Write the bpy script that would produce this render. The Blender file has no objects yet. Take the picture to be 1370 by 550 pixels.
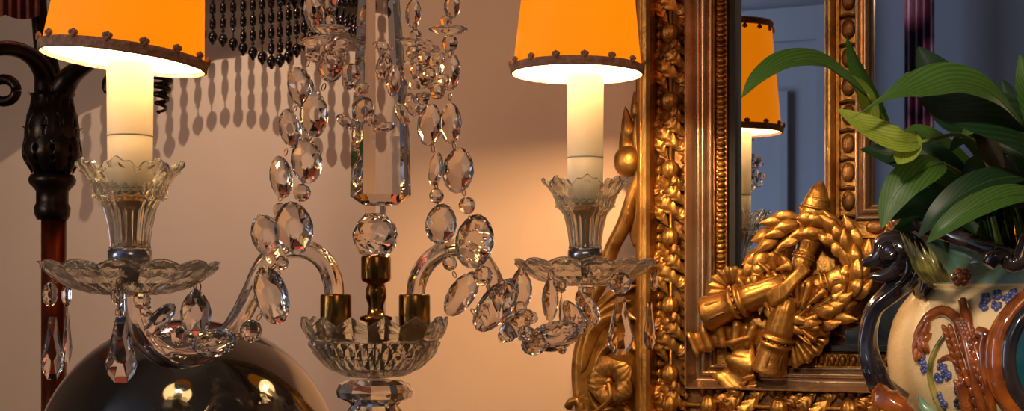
import bpy, math, random
from mathutils import Vector, Matrix
from mathutils.bvhtree import BVHTree
random.seed(7)
PI = math.pi
sc = bpy.context.scene
COL = sc.collection
F = 2000.0
CZ = 1.30
HY = 410.0

def P(px, py, d):
    return Vector(((px-685)/F*d, d, CZ+(HY-py)/F*d))

# ---------- wall system: u along the chimney wall, h out of it into the room
O = Vector((0.1455, 1.356, 0))
ANG = math.atan2(0.415, 0.910)
U = Vector((math.cos(ANG), -math.sin(ANG), 0))
N = Vector((-math.sin(ANG), -math.cos(ANG), 0))
def W(u, z, h):
    return O + U*u + N*h + Vector((0, 0, z))
def at_m(px, py, h):
    r = Vector(((px-685)/F, 1, (HY-py)/F))
    c = Vector((0, 0, CZ))
    t = ((O + N*h - c).dot(N)) / r.dot(N)
    return c + r*t
def uz(px, py, h):
    p = at_m(px, py, h)
    return (p-O).dot(U), p.z
def refl(px, py, h):
    """(u,z) where the mirrored sight line through a pixel meets the plane h in the room"""
    r = Vector(((px-685)/F, 1, (HY-py)/F)); c = Vector((0, 0, CZ))
    t = ((O - c).dot(N)) / r.dot(N); p = c + r*t
    q = r - 2*r.dot(N)*N
    s = h / q.dot(N); e = p + q*s
    return (e-O).dot(U), e.z

# ---------- materials
def lin(c):
    return tuple(((v/255)/12.92 if v/255 <= 0.04045 else ((v/255+0.055)/1.055)**2.4) for v in c) + (1,)
def setin(b, **k):
    for n, v in k.items():
        n = n.replace('_', ' ')
        if n in b.inputs: b.inputs[n].default_value = v
def mat(name, rgb, rough=0.5, metal=0.0, var=0.0, vscale=20, bump=0.0, bscale=60, rgb2=None, coat=0.0, trans=0.0, ior=1.5, emit=None, estr=0.0, spec=0.5, sss=0.0, detail=6, dist=0.0):
    m = bpy.data.materials.new(name); m.use_nodes = True
    nt = m.node_tree; b = nt.nodes['Principled BSDF']
    setin(b, Roughness=rough, Metallic=metal, IOR=ior)
    b.inputs['Base Color'].default_value = lin(rgb)
    b.inputs['Coat Weight'].default_value = coat
    b.inputs['Coat Roughness'].default_value = 0.05
    b.inputs['Transmission Weight'].default_value = trans
    b.inputs['Specular IOR Level'].default_value = spec
    if emit:
        b.inputs['Emission Color'].default_value = lin(emit); b.inputs['Emission Strength'].default_value = estr
    tc = nt.nodes.new('ShaderNodeTexCoord')
    if rgb2 is not None:
        n = nt.nodes.new('ShaderNodeTexNoise'); n.inputs['Scale'].default_value = vscale; n.inputs['Detail'].default_value = detail
        n.inputs['Distortion'].default_value = dist
        r = nt.nodes.new('ShaderNodeValToRGB')
        r.color_ramp.elements[0].position = 0.35; r.color_ramp.elements[1].position = 0.68
        r.color_ramp.elements[0].color = lin(rgb2); r.color_ramp.elements[1].color = lin(rgb)
        nt.links.new(tc.outputs['Object'], n.inputs['Vector'])
        nt.links.new(n.outputs['Fac'], r.inputs['Fac']); nt.links.new(r.outputs['Color'], b.inputs['Base Color'])
    if bump:
        n2 = nt.nodes.new('ShaderNodeTexNoise'); n2.inputs['Scale'].default_value = bscale; n2.inputs['Detail'].default_value = 5
        bp = nt.nodes.new('ShaderNodeBump'); bp.inputs['Strength'].default_value = bump; bp.inputs['Distance'].default_value = 0.002
        nt.links.new(tc.outputs['Object'], n2.inputs['Vector'])
        nt.links.new(n2.outputs['Fac'], bp.inputs['Height']); nt.links.new(bp.outputs['Normal'], b.inputs['Normal'])
    return m

M = {}
M['plaster'] = mat('peach plaster', (250, 202, 158), 0.9, bump=0.12, bscale=18, rgb2=(246, 197, 153), vscale=6, spec=0.2)
M['plaster_l'] = mat('lilac plaster', (208, 182, 158), 0.9, bump=0.12, bscale=18, rgb2=(203, 176, 152), vscale=5, spec=0.2)
M['sidewall'] = mat('cream paint', (226, 210, 190), 0.8)
M['bluewall'] = mat('blue grey paint', (160, 165, 177), 0.8, rgb2=(152, 157, 169), vscale=2, spec=0.3)
M['ceiling'] = mat('ceiling paint', (225, 215, 205), 0.9)
M['floor'] = mat('floor boards', (120, 80, 50), 0.4, rgb2=(80, 50, 30), vscale=5)
M['dado'] = mat('olive tapestry', (140, 136, 118), 0.9, rgb2=(58, 57, 48), vscale=9, dist=1.5)
M['wood'] = mat('dark wood', (70, 38, 22), 0.35, rgb2=(40, 20, 12), vscale=8, coat=0.4)
M['gold'] = mat('gilding', (208, 146, 64), 0.38, metal=0.75, rgb2=(128, 80, 30), vscale=55, bump=0.35, bscale=260)
M['gold_hi'] = mat('bright gilding', (220, 156, 70), 0.36, metal=0.75, rgb2=(150, 94, 36), vscale=45, bump=0.3, bscale=260)
M['gold_dk'] = mat('aged gilding', (164, 108, 48), 0.45, metal=0.6, rgb2=(104, 62, 26), vscale=60, bump=0.4, bscale=240)
M['silverg'] = mat('worn silver gilding', (216, 182, 146), 0.24, metal=0.85, rgb2=(176, 132, 92), vscale=25, bump=0.1, bscale=120)
M['rabbet'] = mat('dark rabbet', (26, 16, 10), 0.6)
M['mirror'] = mat('silvered glass', (205, 208, 212), 0.015, metal=1.0)
M['brass'] = mat('brass', (176, 130, 70), 0.2, metal=1.0, rgb2=(120, 80, 34), vscale=30)
M['steel'] = mat('nickel', (150, 150, 160), 0.2, metal=1.0)
M['wire'] = mat('bronze wire', (150, 104, 66), 0.4, metal=0.9)
M['crystal'] = mat('crystal', (255, 250, 244), 0.0, trans=1.0, ior=1.40)
M['pressed'] = mat('pressed glass', (255, 254, 244), 0.02, trans=0.955, ior=1.40)
M['candle'] = mat('candle sleeve', (226, 208, 184), 0.5, emit=(255, 214, 150), estr=0.04)  # faint emission adds the bulb's warm glow to the sleeve
M['trim'] = mat('braid trim', (214, 160, 124), 0.9, rgb2=(176, 120, 90), vscale=200, bump=0.8, bscale=400)
M['bronze'] = mat('dark bronze', (44, 30, 20), 0.35, metal=0.75, rgb2=(22, 15, 10), vscale=40, bump=0.3, bscale=100)
M['copper'] = mat('copper tube', (150, 74, 36), 0.28, metal=0.9, rgb2=(84, 38, 20), vscale=14)
M['jet'] = mat('black glass bead', (8, 7, 7), 0.08, coat=0.5)
M['rust'] = mat('rust silk', (120, 44, 18), 0.7, rgb2=(70, 22, 10), vscale=60)
M['blackball'] = mat('black lacquer', (24, 17, 11), 0.06, rgb2=(9, 7, 5), vscale=22, coat=1.0, bump=0.03, bscale=30)
M['cream'] = mat('cream glaze', (244, 212, 160), 0.25, coat=0.6, rgb2=(232, 194, 138), vscale=14, bump=0.0)
M['brownglaze'] = mat('amber brown glaze', (178, 92, 30), 0.12, coat=1.0, rgb2=(92, 40, 14), vscale=60)
M['darkglaze'] = mat('black brown glaze', (60, 46, 42), 0.14, coat=1.0, rgb2=(22, 22, 32), vscale=40)
M['tealglaze'] = mat('teal glaze', (22, 84, 92), 0.15, coat=1.0, rgb2=(12, 56, 66), vscale=20)
M['greenglaze'] = mat('sea green glaze', (156, 186, 146), 0.2, coat=0.8, rgb2=(88, 128, 112), vscale=30)
M['oliveglaze'] = mat('olive glaze', (176, 158, 74), 0.2, coat=0.8, rgb2=(84, 78, 34), vscale=60)
M['blueglaze'] = mat('violet blue glaze', (92, 96, 150), 0.2, coat=0.8, rgb2=(50, 54, 100), vscale=100)
M['soil'] = mat('potting soil', (40, 28, 18), 0.95, bump=1, bscale=300)
M['stem'] = mat('green stem', (120, 140, 50), 0.45, sss=0)
M['spathe'] = mat('withered spathe', (150, 120, 70), 0.6, rgb2=(96, 72, 36), vscale=60)
M['frost'] = mat('ceiling shade', (230, 220, 200), 0.6)

def leafmat(name, a, b, em=0.0):
    m = bpy.data.materials.new(name); m.use_nodes = True; nt = m.node_tree
    pb = nt.nodes['Principled BSDF']; out = nt.nodes['Material Output']
    uv = nt.nodes.new('ShaderNodeUVMap'); wv = nt.nodes.new('ShaderNodeTexWave'); wv.bands_direction = 'DIAGONAL'
    wv.inputs['Scale'].default_value = 5; wv.inputs['Distortion'].default_value = 1.5
    r = nt.nodes.new('ShaderNodeValToRGB'); r.color_ramp.elements[0].color = lin(b); r.color_ramp.elements[1].color = lin(a)
    nt.links.new(uv.outputs[0], wv.inputs['Vector']); nt.links.new(wv.outputs['Fac'], r.inputs['Fac'])
    nt.links.new(r.outputs['Color'], pb.inputs['Base Color'])
    pb.inputs['Roughness'].default_value = 0.45
    tr = nt.nodes.new('ShaderNodeBsdfTranslucent'); nt.links.new(r.outputs['Color'], tr.inputs['Color'])
    mx = nt.nodes.new('ShaderNodeMixShader'); mx.inputs[0].default_value = 0.3
    nt.links.new(pb.outputs[0], mx.inputs[1]); nt.links.new(tr.outputs[0], mx.inputs[2]); nt.links.new(mx.outputs[0], out.inputs['Surface'])
    return m
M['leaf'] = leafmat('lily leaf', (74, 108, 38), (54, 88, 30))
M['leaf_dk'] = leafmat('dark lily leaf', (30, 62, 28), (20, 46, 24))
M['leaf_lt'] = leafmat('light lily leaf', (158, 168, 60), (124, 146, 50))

def shademat():
    m = bpy.data.materials.new('orange parchment'); m.use_nodes = True; nt = m.node_tree
    pb = nt.nodes['Principled BSDF']; out = nt.nodes['Material Output']
    tc = nt.nodes.new('ShaderNodeTexCoord'); n = nt.nodes.new('ShaderNodeTexNoise'); n.inputs['Scale'].default_value = 14
    r = nt.nodes.new('ShaderNodeValToRGB'); r.color_ramp.elements[0].color = lin((250, 128, 0)); r.color_ramp.elements[1].color = lin((255, 146, 4))
    nt.links.new(tc.outputs['Object'], n.inputs['Vector']); nt.links.new(n.outputs['Fac'], r.inputs['Fac'])
    nt.links.new(r.outputs['Color'], pb.inputs['Emission Color'])
    pb.inputs['Base Color'].default_value = lin((150, 84, 16))
    pb.inputs['Emission Strength'].default_value = 1.04; pb.inputs['Roughness'].default_value = 0.7  # bulb light glowing through the parchment is put in as emission
    tr = nt.nodes.new('ShaderNodeBsdfTranslucent'); tr.inputs['Color'].default_value = lin((120, 60, 10))
    mx = nt.nodes.new('ShaderNodeMixShader'); mx.inputs[0].default_value = 0.12
    nt.links.new(pb.outputs[0], mx.inputs[1]); nt.links.new(tr.outputs[0], mx.inputs[2]); nt.links.new(mx.outputs[0], out.inputs['Surface'])
    return m
M['shade'] = shademat()
M['lining'] = mat('white shade lining', (255, 236, 200), 0.8, emit=(255, 226, 170), estr=3.2)  # bulb-lit inside of the shade, its brightness put in as emission
M['bulb'] = mat('lit bulb', (255, 240, 210), 0.4, emit=(255, 226, 170), estr=10)

def curtainmat():
    m = bpy.data.materials.new('floral curtain'); m.use_nodes = True; nt = m.node_tree
    pb = nt.nodes['Principled BSDF']; tc = nt.nodes.new('ShaderNodeTexCoord')
    n = nt.nodes.new('ShaderNodeTexVoronoi'); n.inputs['Scale'].default_value = 9
    r = nt.nodes.new('ShaderNodeValToRGB'); e = r.color_ramp.elements
    e[0].color = lin((240, 180, 190)); e[0].position = 0.3; e[1].color = lin((60, 44, 56)); e[1].position = 0.75
    x = e.new(0.55); x.color = lin((180, 96, 120))
    nt.links.new(tc.outputs['Object'], n.inputs['Vector']); nt.links.new(n.outputs['Distance'], r.inputs['Fac'])
    nt.links.new(r.outputs['Color'], pb.inputs['Base Color']); pb.inputs['Roughness'].default_value = 0.9
    return m
M['curtain'] = curtainmat()

# cream glaze gets a fine woven grid
def weave(m):
    nt = m.node_tree; b = nt.nodes['Principled BSDF']; tc = nt.nodes['Texture Coordinate']
    wx = nt.nodes.new('ShaderNodeTexWave'); wx.inputs['Scale'].default_value = 420; wx.bands_direction = 'X'
    wz = nt.nodes.new('ShaderNodeTexWave'); wz.inputs['Scale'].default_value = 420; wz.bands_direction = 'Z'
    ad = nt.nodes.new('ShaderNodeMath'); ad.operation = 'ADD'
    bp = nt.nodes.new('ShaderNodeBump'); bp.inputs['Strength'].default_value = 0.3; bp.inputs['Distance'].default_value = 0.0003
    nt.links.new(tc.outputs['Object'], wx.inputs['Vector']); nt.links.new(tc.outputs['Object'], wz.inputs['Vector'])
    nt.links.new(wx.outputs['Fac'], ad.inputs[0]); nt.links.new(wz.outputs['Fac'], ad.inputs[1])
    nt.links.new(ad.outputs[0], bp.inputs['Height']); nt.links.new(bp.outputs['Normal'], b.inputs['Normal'])
weave(M['cream'])

# ---------- mesh builder (world coordinates; objects are recentred when linked)
class MB:
    def __init__(s): s.v = []; s.f = []; s.uv = {}; s.sm = []
    def grid(s, rows, close_u=True, close_v=False, cap0=False, cap1=False, smooth=True, uvs=False):
        b = len(s.v); nr = len(rows); nc = len(rows[0])
        for i, r in enumerate(rows):
            for j, p in enumerate(r):
                if uvs: s.uv[len(s.v)] = (j/(nc-1), i/(nr-1))
                s.v.append(Vector(p))
        for i in range(nr if close_v else nr-1):
            for j in range(nc if close_u else nc-1):
                a = b+i*nc+j; c = b+i*nc+(j+1) % nc; i2 = (i+1) % nr
                s.f.append((a, c, b+i2*nc+(j+1) % nc, b+i2*nc+j)); s.sm.append(smooth)
        if cap0: s.f.append(tuple(b+j for j in reversed(range(nc)))); s.sm.append(False)
        if cap1: s.f.append(tuple(b+(nr-1)*nc+j for j in range(nc))); s.sm.append(False)
        return s
    def box(s, pts):   # eight points, bottom four then top four
        b = len(s.v); s.v += [Vector(p) for p in pts]
        for f in ((3, 2, 1, 0), (4, 5, 6, 7), (0, 1, 5, 4), (1, 2, 6, 5), (2, 3, 7, 6), (3, 0, 4, 7)):
            s.f.append(tuple(b+i for i in f)); s.sm.append(False)
        return s
    def wbox(s, u0, u1, z0, z1, h0, h1):
        return s.box([W(u0, z0, h0), W(u1, z0, h0), W(u1, z0, h1), W(u0, z0, h1), W(u0, z1, h0), W(u1, z1, h0), W(u1, z1, h1), W(u0, z1, h1)])
    def lathe(s, c, prof, segs=32, rf=None, zf=None, close=False, smooth=True, R=None, ph=0.0):
        """prof = (radius, height); rf/zf(theta, i) give a radius factor / a height shift"""
        rows = []
        c = Vector(c)
        for i, (r, z) in enumerate(prof):
            row = []
            for j in range(segs):
                t = 2*PI*j/segs + ph
                rr = r*(rf(t, i) if rf else 1); zz = z+(zf(t, i) if zf else 0)
                p = Vector((rr*math.cos(t), rr*math.sin(t), zz))
                if R is not None: p = R @ p
                row.append(c+p)
            rows.append(row)
        return s.grid(rows, True, close, not close, not close, smooth)
    def tube(s, pts, rad, segs=10, lobes=0, amp=0.0, twist=0.0, smooth=True, flat=1.0):
        pts = [Vector(p) for p in pts]; n = len(pts)
        rad = rad if hasattr(rad, '__len__') else [rad]*n
        rows = []; up = None
        for i, p in enumerate(pts):
            t = (pts[min(i+1, n-1)]-pts[max(i-1, 0)])
            if t.length < 1e-9: t = Vector((0, 0, 1))
            t.normalize()
            if up is None:
                up = Vector((0, 1, 0)) if abs(t.y) < 0.9 else Vector((0, 0, 1))
            up = (up - t*up.dot(t)); up.normalize(); side = t.cross(up)
            row = []
            for j in range(segs):
                a = 2*PI*j/segs
                k = rad[i]*(1+amp*math.cos(lobes*(a+twist*i))) if lobes else rad[i]
                row.append(p + side*(k*math.cos(a)) + up*(k*flat*math.sin(a)))
            rows.append(row)
        return s.grid(rows, True, False, True, True, smooth)
    def ball(s, c, rx, ry=None, rz=None, segs=14, rings=9, R=None, rf=None, smooth=True):
        ry = ry or rx; rz = rz or rx; c = Vector(c); rows = []
        for i in range(rings+1):
            a = -PI/2 + PI*(i+0.001)/(rings+0.002); row = []
            for j in range(segs):
                t = 2*PI*j/segs; k = rf(t, a) if rf else 1
                p = Vector((rx*math.cos(a)*math.cos(t)*k, ry*math.cos(a)*math.sin(t)*k, rz*math.sin(a)))
                if R is not None: p = R @ p
                row.append(c+p)
            rows.append(row)
        return s.grid(rows, True, False, True, True, smooth)
    def leaf(s, spine, width, nrm, fold=0.25, lobes=0, lobe_amp=0.3, n=22, m=8, curl=0.0, ripple=0.0, shape=None, thick=0.0):
        sp = spl(spine, n); rows = []
        nrm = Vector(nrm).normalized(); L = len(sp)
        for i, p in enumerate(sp):
            t = (sp[min(i+1, L-1)]-sp[max(i-1, 0)]).normalized()
            side = t.cross(nrm)
            side = side.normalized() if side.length > 1e-6 else Vector((1, 0, 0))
            nn = side.cross(t).normalized()
            k = i/(L-1)
            w = width*(shape(k) if shape else (math.sin(PI*min(1, k**0.75*0.98+0.02))**0.8))
            if lobes: w *= 1-lobe_amp*abs(math.sin(PI*lobes*k))**0.6*0.9
            row = []
            for j in range(m+1):
                q = j/m*2-1
                row.append(p + side*(q*w/2) + nn*(abs(q)**1.3*w*fold - q*q*curl*w + ripple*w*math.sin(k*lobes*2*PI+abs(q)*5)*abs(q) + 0.0))
            rows.append(row)
        if thick:
            b = [[p-nrm*thick for p in r] for r in rows]
            full = [r+list(reversed(q)) for r, q in zip(rows, b)]
            return s.grid(full, True, False, True, True)
        return s.grid(rows, False, False, uvs=True)
    def gem(s, c, outline, t, rings, R):
        """outline list of (x,z); rings of (depth factor, scale)"""
        c = Vector(c); rows = []
        n = len(outline)
        for (dy, k) in rings:
            row = []
            for j in range(n):
                x, z = outline[j]
                row.append(c + R @ Vector((x*k, dy*t, z*k)))
            rows.append(row)
        return s.grid(rows, True, False, True, True, False)
    def link(s, name, m, parent=None):
        lo = Vector([min(p[i] for p in s.v) for i in range(3)]); hi = Vector([max(p[i] for p in s.v) for i in range(3)])
        c = (lo+hi)/2
        me = bpy.data.meshes.new(name); me.from_pydata([p-c for p in s.v], [], s.f)
        me.polygons.foreach_set('use_smooth', s.sm)
        if s.uv:
            ul = me.uv_layers.new(name='UVMap')
            for lp in me.loops: ul.data[lp.index].uv = s.uv.get(lp.vertex_index, (0, 0))
        me.materials.append(M[m] if isinstance(m, str) else m); me.update()
        o = bpy.data.objects.new(name, me); COL.objects.link(o)
        o['wc'] = c[:]
        if parent is not None:
            o.parent = parent; o.location = c-Vector(parent['wc'])
        else: o.location = c
        return o

def spl(pts, n):
    """Catmull-Rom through the points"""
    pts = [Vector(p) for p in pts]
    if len(pts) == 2: return [pts[0].lerp(pts[1], i/n) for i in range(n+1)]
    q = [pts[0]*2-pts[1]]+pts+[pts[-1]*2-pts[-2]]; out = []; seg = len(pts)-1
    for i in range(n+1):
        x = i/n*seg; k = min(int(x), seg-1); t = x-k
        a, b, c, d = q[k], q[k+1], q[k+2], q[k+3]
        out.append(0.5*((2*b)+(c-a)*t+(2*a-5*b+4*c-d)*t*t+(3*b-a-3*c+d)*t**3))
    return out
def lerps(vals, n):
    out = []; s = len(vals)-1
    for i in range(n+1):
        x = i/n*s; k = min(int(x), s-1); out.append(vals[k]+(vals[k+1]-vals[k])*(x-k))
    return out
def root(name, loc, label, cat, group=None):
    o = bpy.data.objects.new(name, None); COL.objects.link(o); o.location = loc; o['wc'] = Vector(loc)[:]
    o.empty_display_size = 0.02
    return tag(o, label, cat, group)
def tag(o, label, cat, group=None):
    o['label'] = label; o['category'] = cat
    if group: o['group'] = group
    return o
def struct(name, mb, m, parent=None):
    o = mb.link(name, m, parent)
    if parent is None: o['kind'] = 'structure'
    return o

# ================= ROOM =================
UC = (at_m(516, 300, -0.02)-O).dot(U)          # corner of the chimney breast
AL = -0.55; OPP = 3.2; UL = -2.3; UR = 2.6; CE = 2.75
struct('floor', MB().wbox(UL, UR, -0.1, 0, AL-0.1, OPP+0.1), 'floor')
struct('ceiling', MB().wbox(UL, UR, CE, CE+0.1, AL-0.1, OPP+0.1), 'ceiling')
struct('wall_chimney', MB().wbox(UC, UR, 0, CE, AL-0.1, -0.02), 'plaster')
struct('wall_alcove', MB().wbox(UL, UC, 0, CE, AL-0.1, AL), 'plaster_l')
struct('wall_back', MB().wbox(UL, UR, 0, CE, OPP, OPP+0.1), 'bluewall')
struct('wall_left', MB().wbox(UL-0.1, UL, 0, CE, AL-0.1, OPP+0.1), 'sidewall')
struct('wall_right', MB().wbox(UR, UR+0.1, 0, CE, AL-0.1, OPP+0.1), 'sidewall')
# panelled door on the opposite wall, seen in the mirror
ua, _ = refl(1098, 200, OPP); ub, _ = refl(1052, 200, OPP)
lo, hi = min(ua, ub), max(ua, ub)
dr = struct('door_1', MB().wbox(hi-0.9, hi, 0, 2.1, OPP-0.03, OPP), 'bluewall')
for k, (a, b) in enumerate(((0.09, 0.42), (0.48, 0.81))):
    for (z0, z1) in ((0.2, 0.95), (1.1, 1.95)):
        mbx = MB()
        for (x0, x1, y0, y1) in ((a, b, z0, z0+0.025), (a, b, z1-0.025, z1), (a, a+0.025, z0+0.025, z1-0.025), (b-0.025, b, z0+0.025, z1-0.025)):
            mbx.wbox(hi-0.9+x0, hi-0.9+x1, y0, y1, OPP-0.05, OPP-0.03)
        mbx.link('door_panel_moulding', 'bluewall', dr)
mbx = MB()
for x0 in (hi-1.0, hi):
    mbx.wbox(x0, x0+0.1, 0, 2.2, OPP-0.055, OPP)
mbx.wbox(hi-0.9, hi, 2.1, 2.2, OPP-0.055, OPP)
struct('trim_1', mbx, 'bluewall')
struct('baseboard_back', MB().wbox(hi+0.1, UR, 0, 0.16, OPP-0.02, OPP), 'bluewall')
# floral curtain hanging on the opposite wall
u0, _ = refl(1210, 100, OPP-0.12); u1, _ = refl(1250, 100, OPP-0.12)
a, b = min(u0, u1), max(u0, u1)
rows = []
for i in range(2):
    z = (2.35, 0.35)[i]
    rows.append([W(a+(b-a)*j/40, z, OPP-0.12+0.010*math.sin(j/40*PI*8)) for j in range(41)])
cb = MB().grid(rows, False, False); o = cb.link('curtain', 'curtain'); tag(o, 'dark floral curtain hanging against the far wall, seen reflected in the mirror behind the plant', 'curtain')
cr = MB().tube([W(a-0.1, 2.37, OPP-0.12), W(b+0.5, 2.37, OPP-0.12)], 0.012)
o = cr.link('curtain_rod', 'wood'); tag(o, 'dark wooden rod above the floral curtain on the far wall', 'curtain rod')
# tapestry-covered blanket chest / settee back seen low in the mirror
_, zt = refl(1150, 348, OPP-0.7)
ue, _ = refl(1090, 400, OPP-0.7); uf, _ = refl(1260, 400, OPP-0.7)
e0, e1 = min(ue, uf)-0.1, max(ue, uf)+0.5
st = root('settee', W((e0+e1)/2, 0, OPP-0.5), 'olive patterned settee against the far wall, seen low in the mirror between wreath and vase', 'settee')
rows = []
for i in range(9):
    t = i/8
    rows.append([W(e0+(e1-e0)*j/24, 0.45+(zt-0.45)*min(1, t*1.0)+0.03*math.sin(j/24*PI), OPP-0.7+0.03*math.sin(t*PI)*-1) for j in range(25)])
rows2 = [[p-N*-0.12 for p in r] for r in rows]
bk = MB().grid([r+list(reversed(q)) for r, q in zip(rows, rows2)], True, False, True, True); bk.link('backrest', 'dado', st)
MB().wbox(e0, e1, 0.12, 0.45, OPP-1.25, OPP-0.57).link('seat', 'dado', st)
for (uu, hh) in ((e0+0.06, OPP-1.2), (e1-0.06, OPP-1.2), (e0+0.06, OPP-0.63), (e1-0.06, OPP-0.63)):
    MB().tube([W(uu, 0, hh), W(uu, 0.12, hh)], [0.015, 0.03]).link('leg', 'wood', st)

# ================= SIDEBOARD =================
SZ = 1.3-0.2095*1.15
sb = root('sideboard', W(0.25, 0, 0.32), 'dark wooden sideboard carrying the candelabra, the black globe and the vase', 'sideboard')
MB().wbox(-0.62, 1.15, SZ-0.035, SZ, -0.01, 0.62).link('top', 'wood', sb)
MB().wbox(-0.58, 1.11, 0.18, SZ-0.035, 0.0, 0.58).link('cabinet_body', 'wood', sb)
for k in range(3):
    x0 = -0.55+k*0.555
    d_ = MB().wbox(x0, x0+0.53, 0.24, 0.95, 0.58, 0.6).link('door', 'wood', sb)
    MB().ball(W(x0+0.49, 0.6, 0.612), 0.013).link('knob', 'brass', d_)
for (uu, hh) in ((-0.55, 0.04), (1.08, 0.04), (-0.55, 0.54), (1.08, 0.54)):
    MB().tube([W(uu, 0, hh), W(uu, 0.18, hh)], [0.02, 0.035]).link('leg', 'wood', sb)

# ================= MIRROR =================
UM, _ = uz(988, 300, 0.0)
ZM = 1.3-52/F*1.29
WM = 0.80; HM = 1.15
mir = root('gilt_mirror', W(UM+WM/2, ZM-0.09, 0), 'large carved gilt mirror with beaded mouldings and a wreath trophy on its lower corner', 'mirror')
def ring(mb, prof, u0, u1, z0, z1, smooth=True):
    for sg in range(4):
        rows = []
        for (o_, h_) in prof:
            c = [(u0-o_, z0-o_), (u1+o_, z0-o_), (u1+o_, z1+o_), (u0-o_, z1+o_)]
            p, q = c[sg], c[(sg+1) % 4]
            rows.append([W(p[0], p[1], h_), W(q[0], q[1], h_)])
        mb.grid(rows, False, False, smooth=smooth)
    return mb
U1 = UM+WM; Z1 = ZM+HM
def arc(o0, o1, h0, h1, bul, n=8):
    return [(o0+(o1-o0)*i/n, h0+(h1-h0)*i/n+bul*math.sin(PI*i/n)) for i in range(n+1)]
MB().wbox(UM-0.085, U1+0.085, ZM-0.085, Z1+0.085, -0.018, -0.004).link('backboard', 'wood', mir)
MB().grid([[W(UM-.004, ZM-.004, 0), W(U1+.004, ZM-.004, 0)], [W(UM-.004, Z1+.004, 0), W(U1+.004, Z1+.004, 0)]], False, False, smooth=False).link('mirror_glass', 'mirror', mir)
of = ring(MB(), [(0.068, 0.026), (0.068, 0.044), (0.0705, 0.047), (0.074, 0.046), (0.0745, 0.042)]+arc(0.0745, 0.081, 0.042, 0.038, 0.003)+[(0.081, 0.030)]+arc(0.081, 0.087, 0.03, 0.024, 0.003)+[(0.088, 0.018), (0.091, 0.016), (0.092, -0.018)], UM, U1, ZM, Z1, False).link('outer_moulding', 'gold_hi', mir)
gb = ring(MB(), [(0.037, 0.036), (0.0385, 0.036), (0.040, 0.024), (0.066, 0.024), (0.068, 0.030)], UM, U1, ZM, Z1, False).link('garland_band', 'gold_dk', mir)
ring(MB(), [(0.0185, 0.016), (0.019, 0.021), (0.021, 0.021)]+arc(0.021, 0.028, 0.019, 0.024, 0.004)+arc(0.028, 0.036, 0.024, 0.032, -0.004)+[(0.037, 0.036)], UM, U1, ZM, Z1, True).link('smooth_moulding', 'silverg', mir)
ring(MB(), [(0, 0.0), (0.0, 0.010), (0.005, 0.012), (0.0055, 0.006)], UM, U1, ZM, Z1, False).link('rabbet', 'rabbet', mir)
bb = ring(MB(), [(0.0055, 0.008), (0.0065, 0.014), (0.0075, 0.012), (0.0165, 0.012), (0.0175, 0.016), (0.0185, 0.016)], UM, U1, ZM, Z1, False).link('bead_band', 'gold', mir)
# bead row: little leaf-wrapped beads (surface pattern, one mesh per side)
def beadside(p0, p1, dirv, n, name):
    mb = MB()
    for k in range(n):
        t = (k+0.5)/n; p = p0.lerp(p1, t)
        tl = (p1-p0).normalized(); R = Matrix((U, N, Vector((0, 0, 1)))).transposed()
        L = (p1-p0).length/n
        rx = 0.0042
        ext = (rx, rx*0.9, L*0.30) if abs(tl.z) > 0.5 else (L*0.30, rx*0.9, rx)
        mb.ball(p, *ext, segs=8, rings=5, R=R)
        q = p + tl*L*0.5
        e2 = (rx*1.15, rx*0.5, L*0.18) if abs(tl.z) > 0.5 else (L*0.18, rx*0.5, rx*1.15)
        mb.ball(q, *e2, segs=6, rings=4, R=R)
    mb.link(name, 'gold', bb)
beadside(W(UM-0.012, ZM, 0.0145), W(UM-0.012, ZM+0.62, 0.0145), None, 68, 'bead_row')
beadside(W(UM, ZM-0.012, 0.0145), W(UM+0.42, ZM-0.012, 0.0145), None, 46, 'bead_row')
RM = Matrix((U, N, Vector((0, 0, 1)))).transposed()
UP = Vector((0, 0, 1))
def garland(c, along, across, idx):
    """one repeat: ribbed fruit, little husks on both sides, a swirling acanthus leaf and a stem"""
    s_ = 0.061
    mb = MB(); mb.ball(c+N*0.006, 0.0080, 0.0082, 0.0084, 36, 12, R=RM, rf=lambda t, a: 1-0.16*(1-abs(math.sin(5*t)))**2)
    mb.link('carved_fruit', 'gold', gb)
    mb = MB()
    for sg in (-1, 1):
        for k in (-1, 0, 1):
            q = c + across*(sg*(0.0122 if sg < 0 else 0.0128)) + along*(k*0.0078)
            tip = q + across*(sg*0.0035)+along*0.001
            mb.leaf([q-across*sg*0.006-N*0.001, q+N*0.004, tip+N*0.001], 0.0075, N, fold=-0.2, n=8, m=4, thick=0.0015)
    mb.link('husk', 'gold', gb)
    mb = MB().tube([c+N*0.004-along*0.03, c+N*0.004+along*0.03], 0.0016, 6); mb.link('garland_stem', 'gold', gb)
    b0 = c - along*0.012
    mb = MB()
    for (x0, y0, x1, y1, x2, y2, w, hh) in ((-.012, 0, -.006, -.016, .012, -.034, .021, .004), (-.010, .004, .002, -.008, .0135, -.020, .017, .006), (-.013, -.008, -.011, -.024, -.004, -.038, .016, .002),
                                       (-.004, .004, .004, .001, .013, -.008, .014, .007), (-.013, .004, -.0145, -.008, -.0145, -.018, .011, .003), (.004, -.022, .010, -.030, .0145, -.040, .013, .001)):
        f = lambda x, y, h: b0+across*x+along*y+N*h
        mb.leaf([f(x0, y0, hh*0.3), f(x1, y1, hh+0.004), f(x2, y2, hh*0.5)], w, N, fold=-0.16, lobes=5, lobe_amp=0.25, n=30, m=8, ripple=0.12, thick=0.0012)
    mb.link('acanthus_leaf', 'gold_hi' if idx % 2 else 'gold', gb)
hb = 0.026
d0 = 1.37
for k in range(-1, 7):
    p = at_m(905.5-(k*1.3), 45+k*91, hb) if k >= 0 else at_m(907, -46, hb)
    uu = UM-0.053; _, zz = (0, p.z)
    if zz > ZM-0.052: garland(W(uu, zz, hb), UP, U, k)
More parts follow.
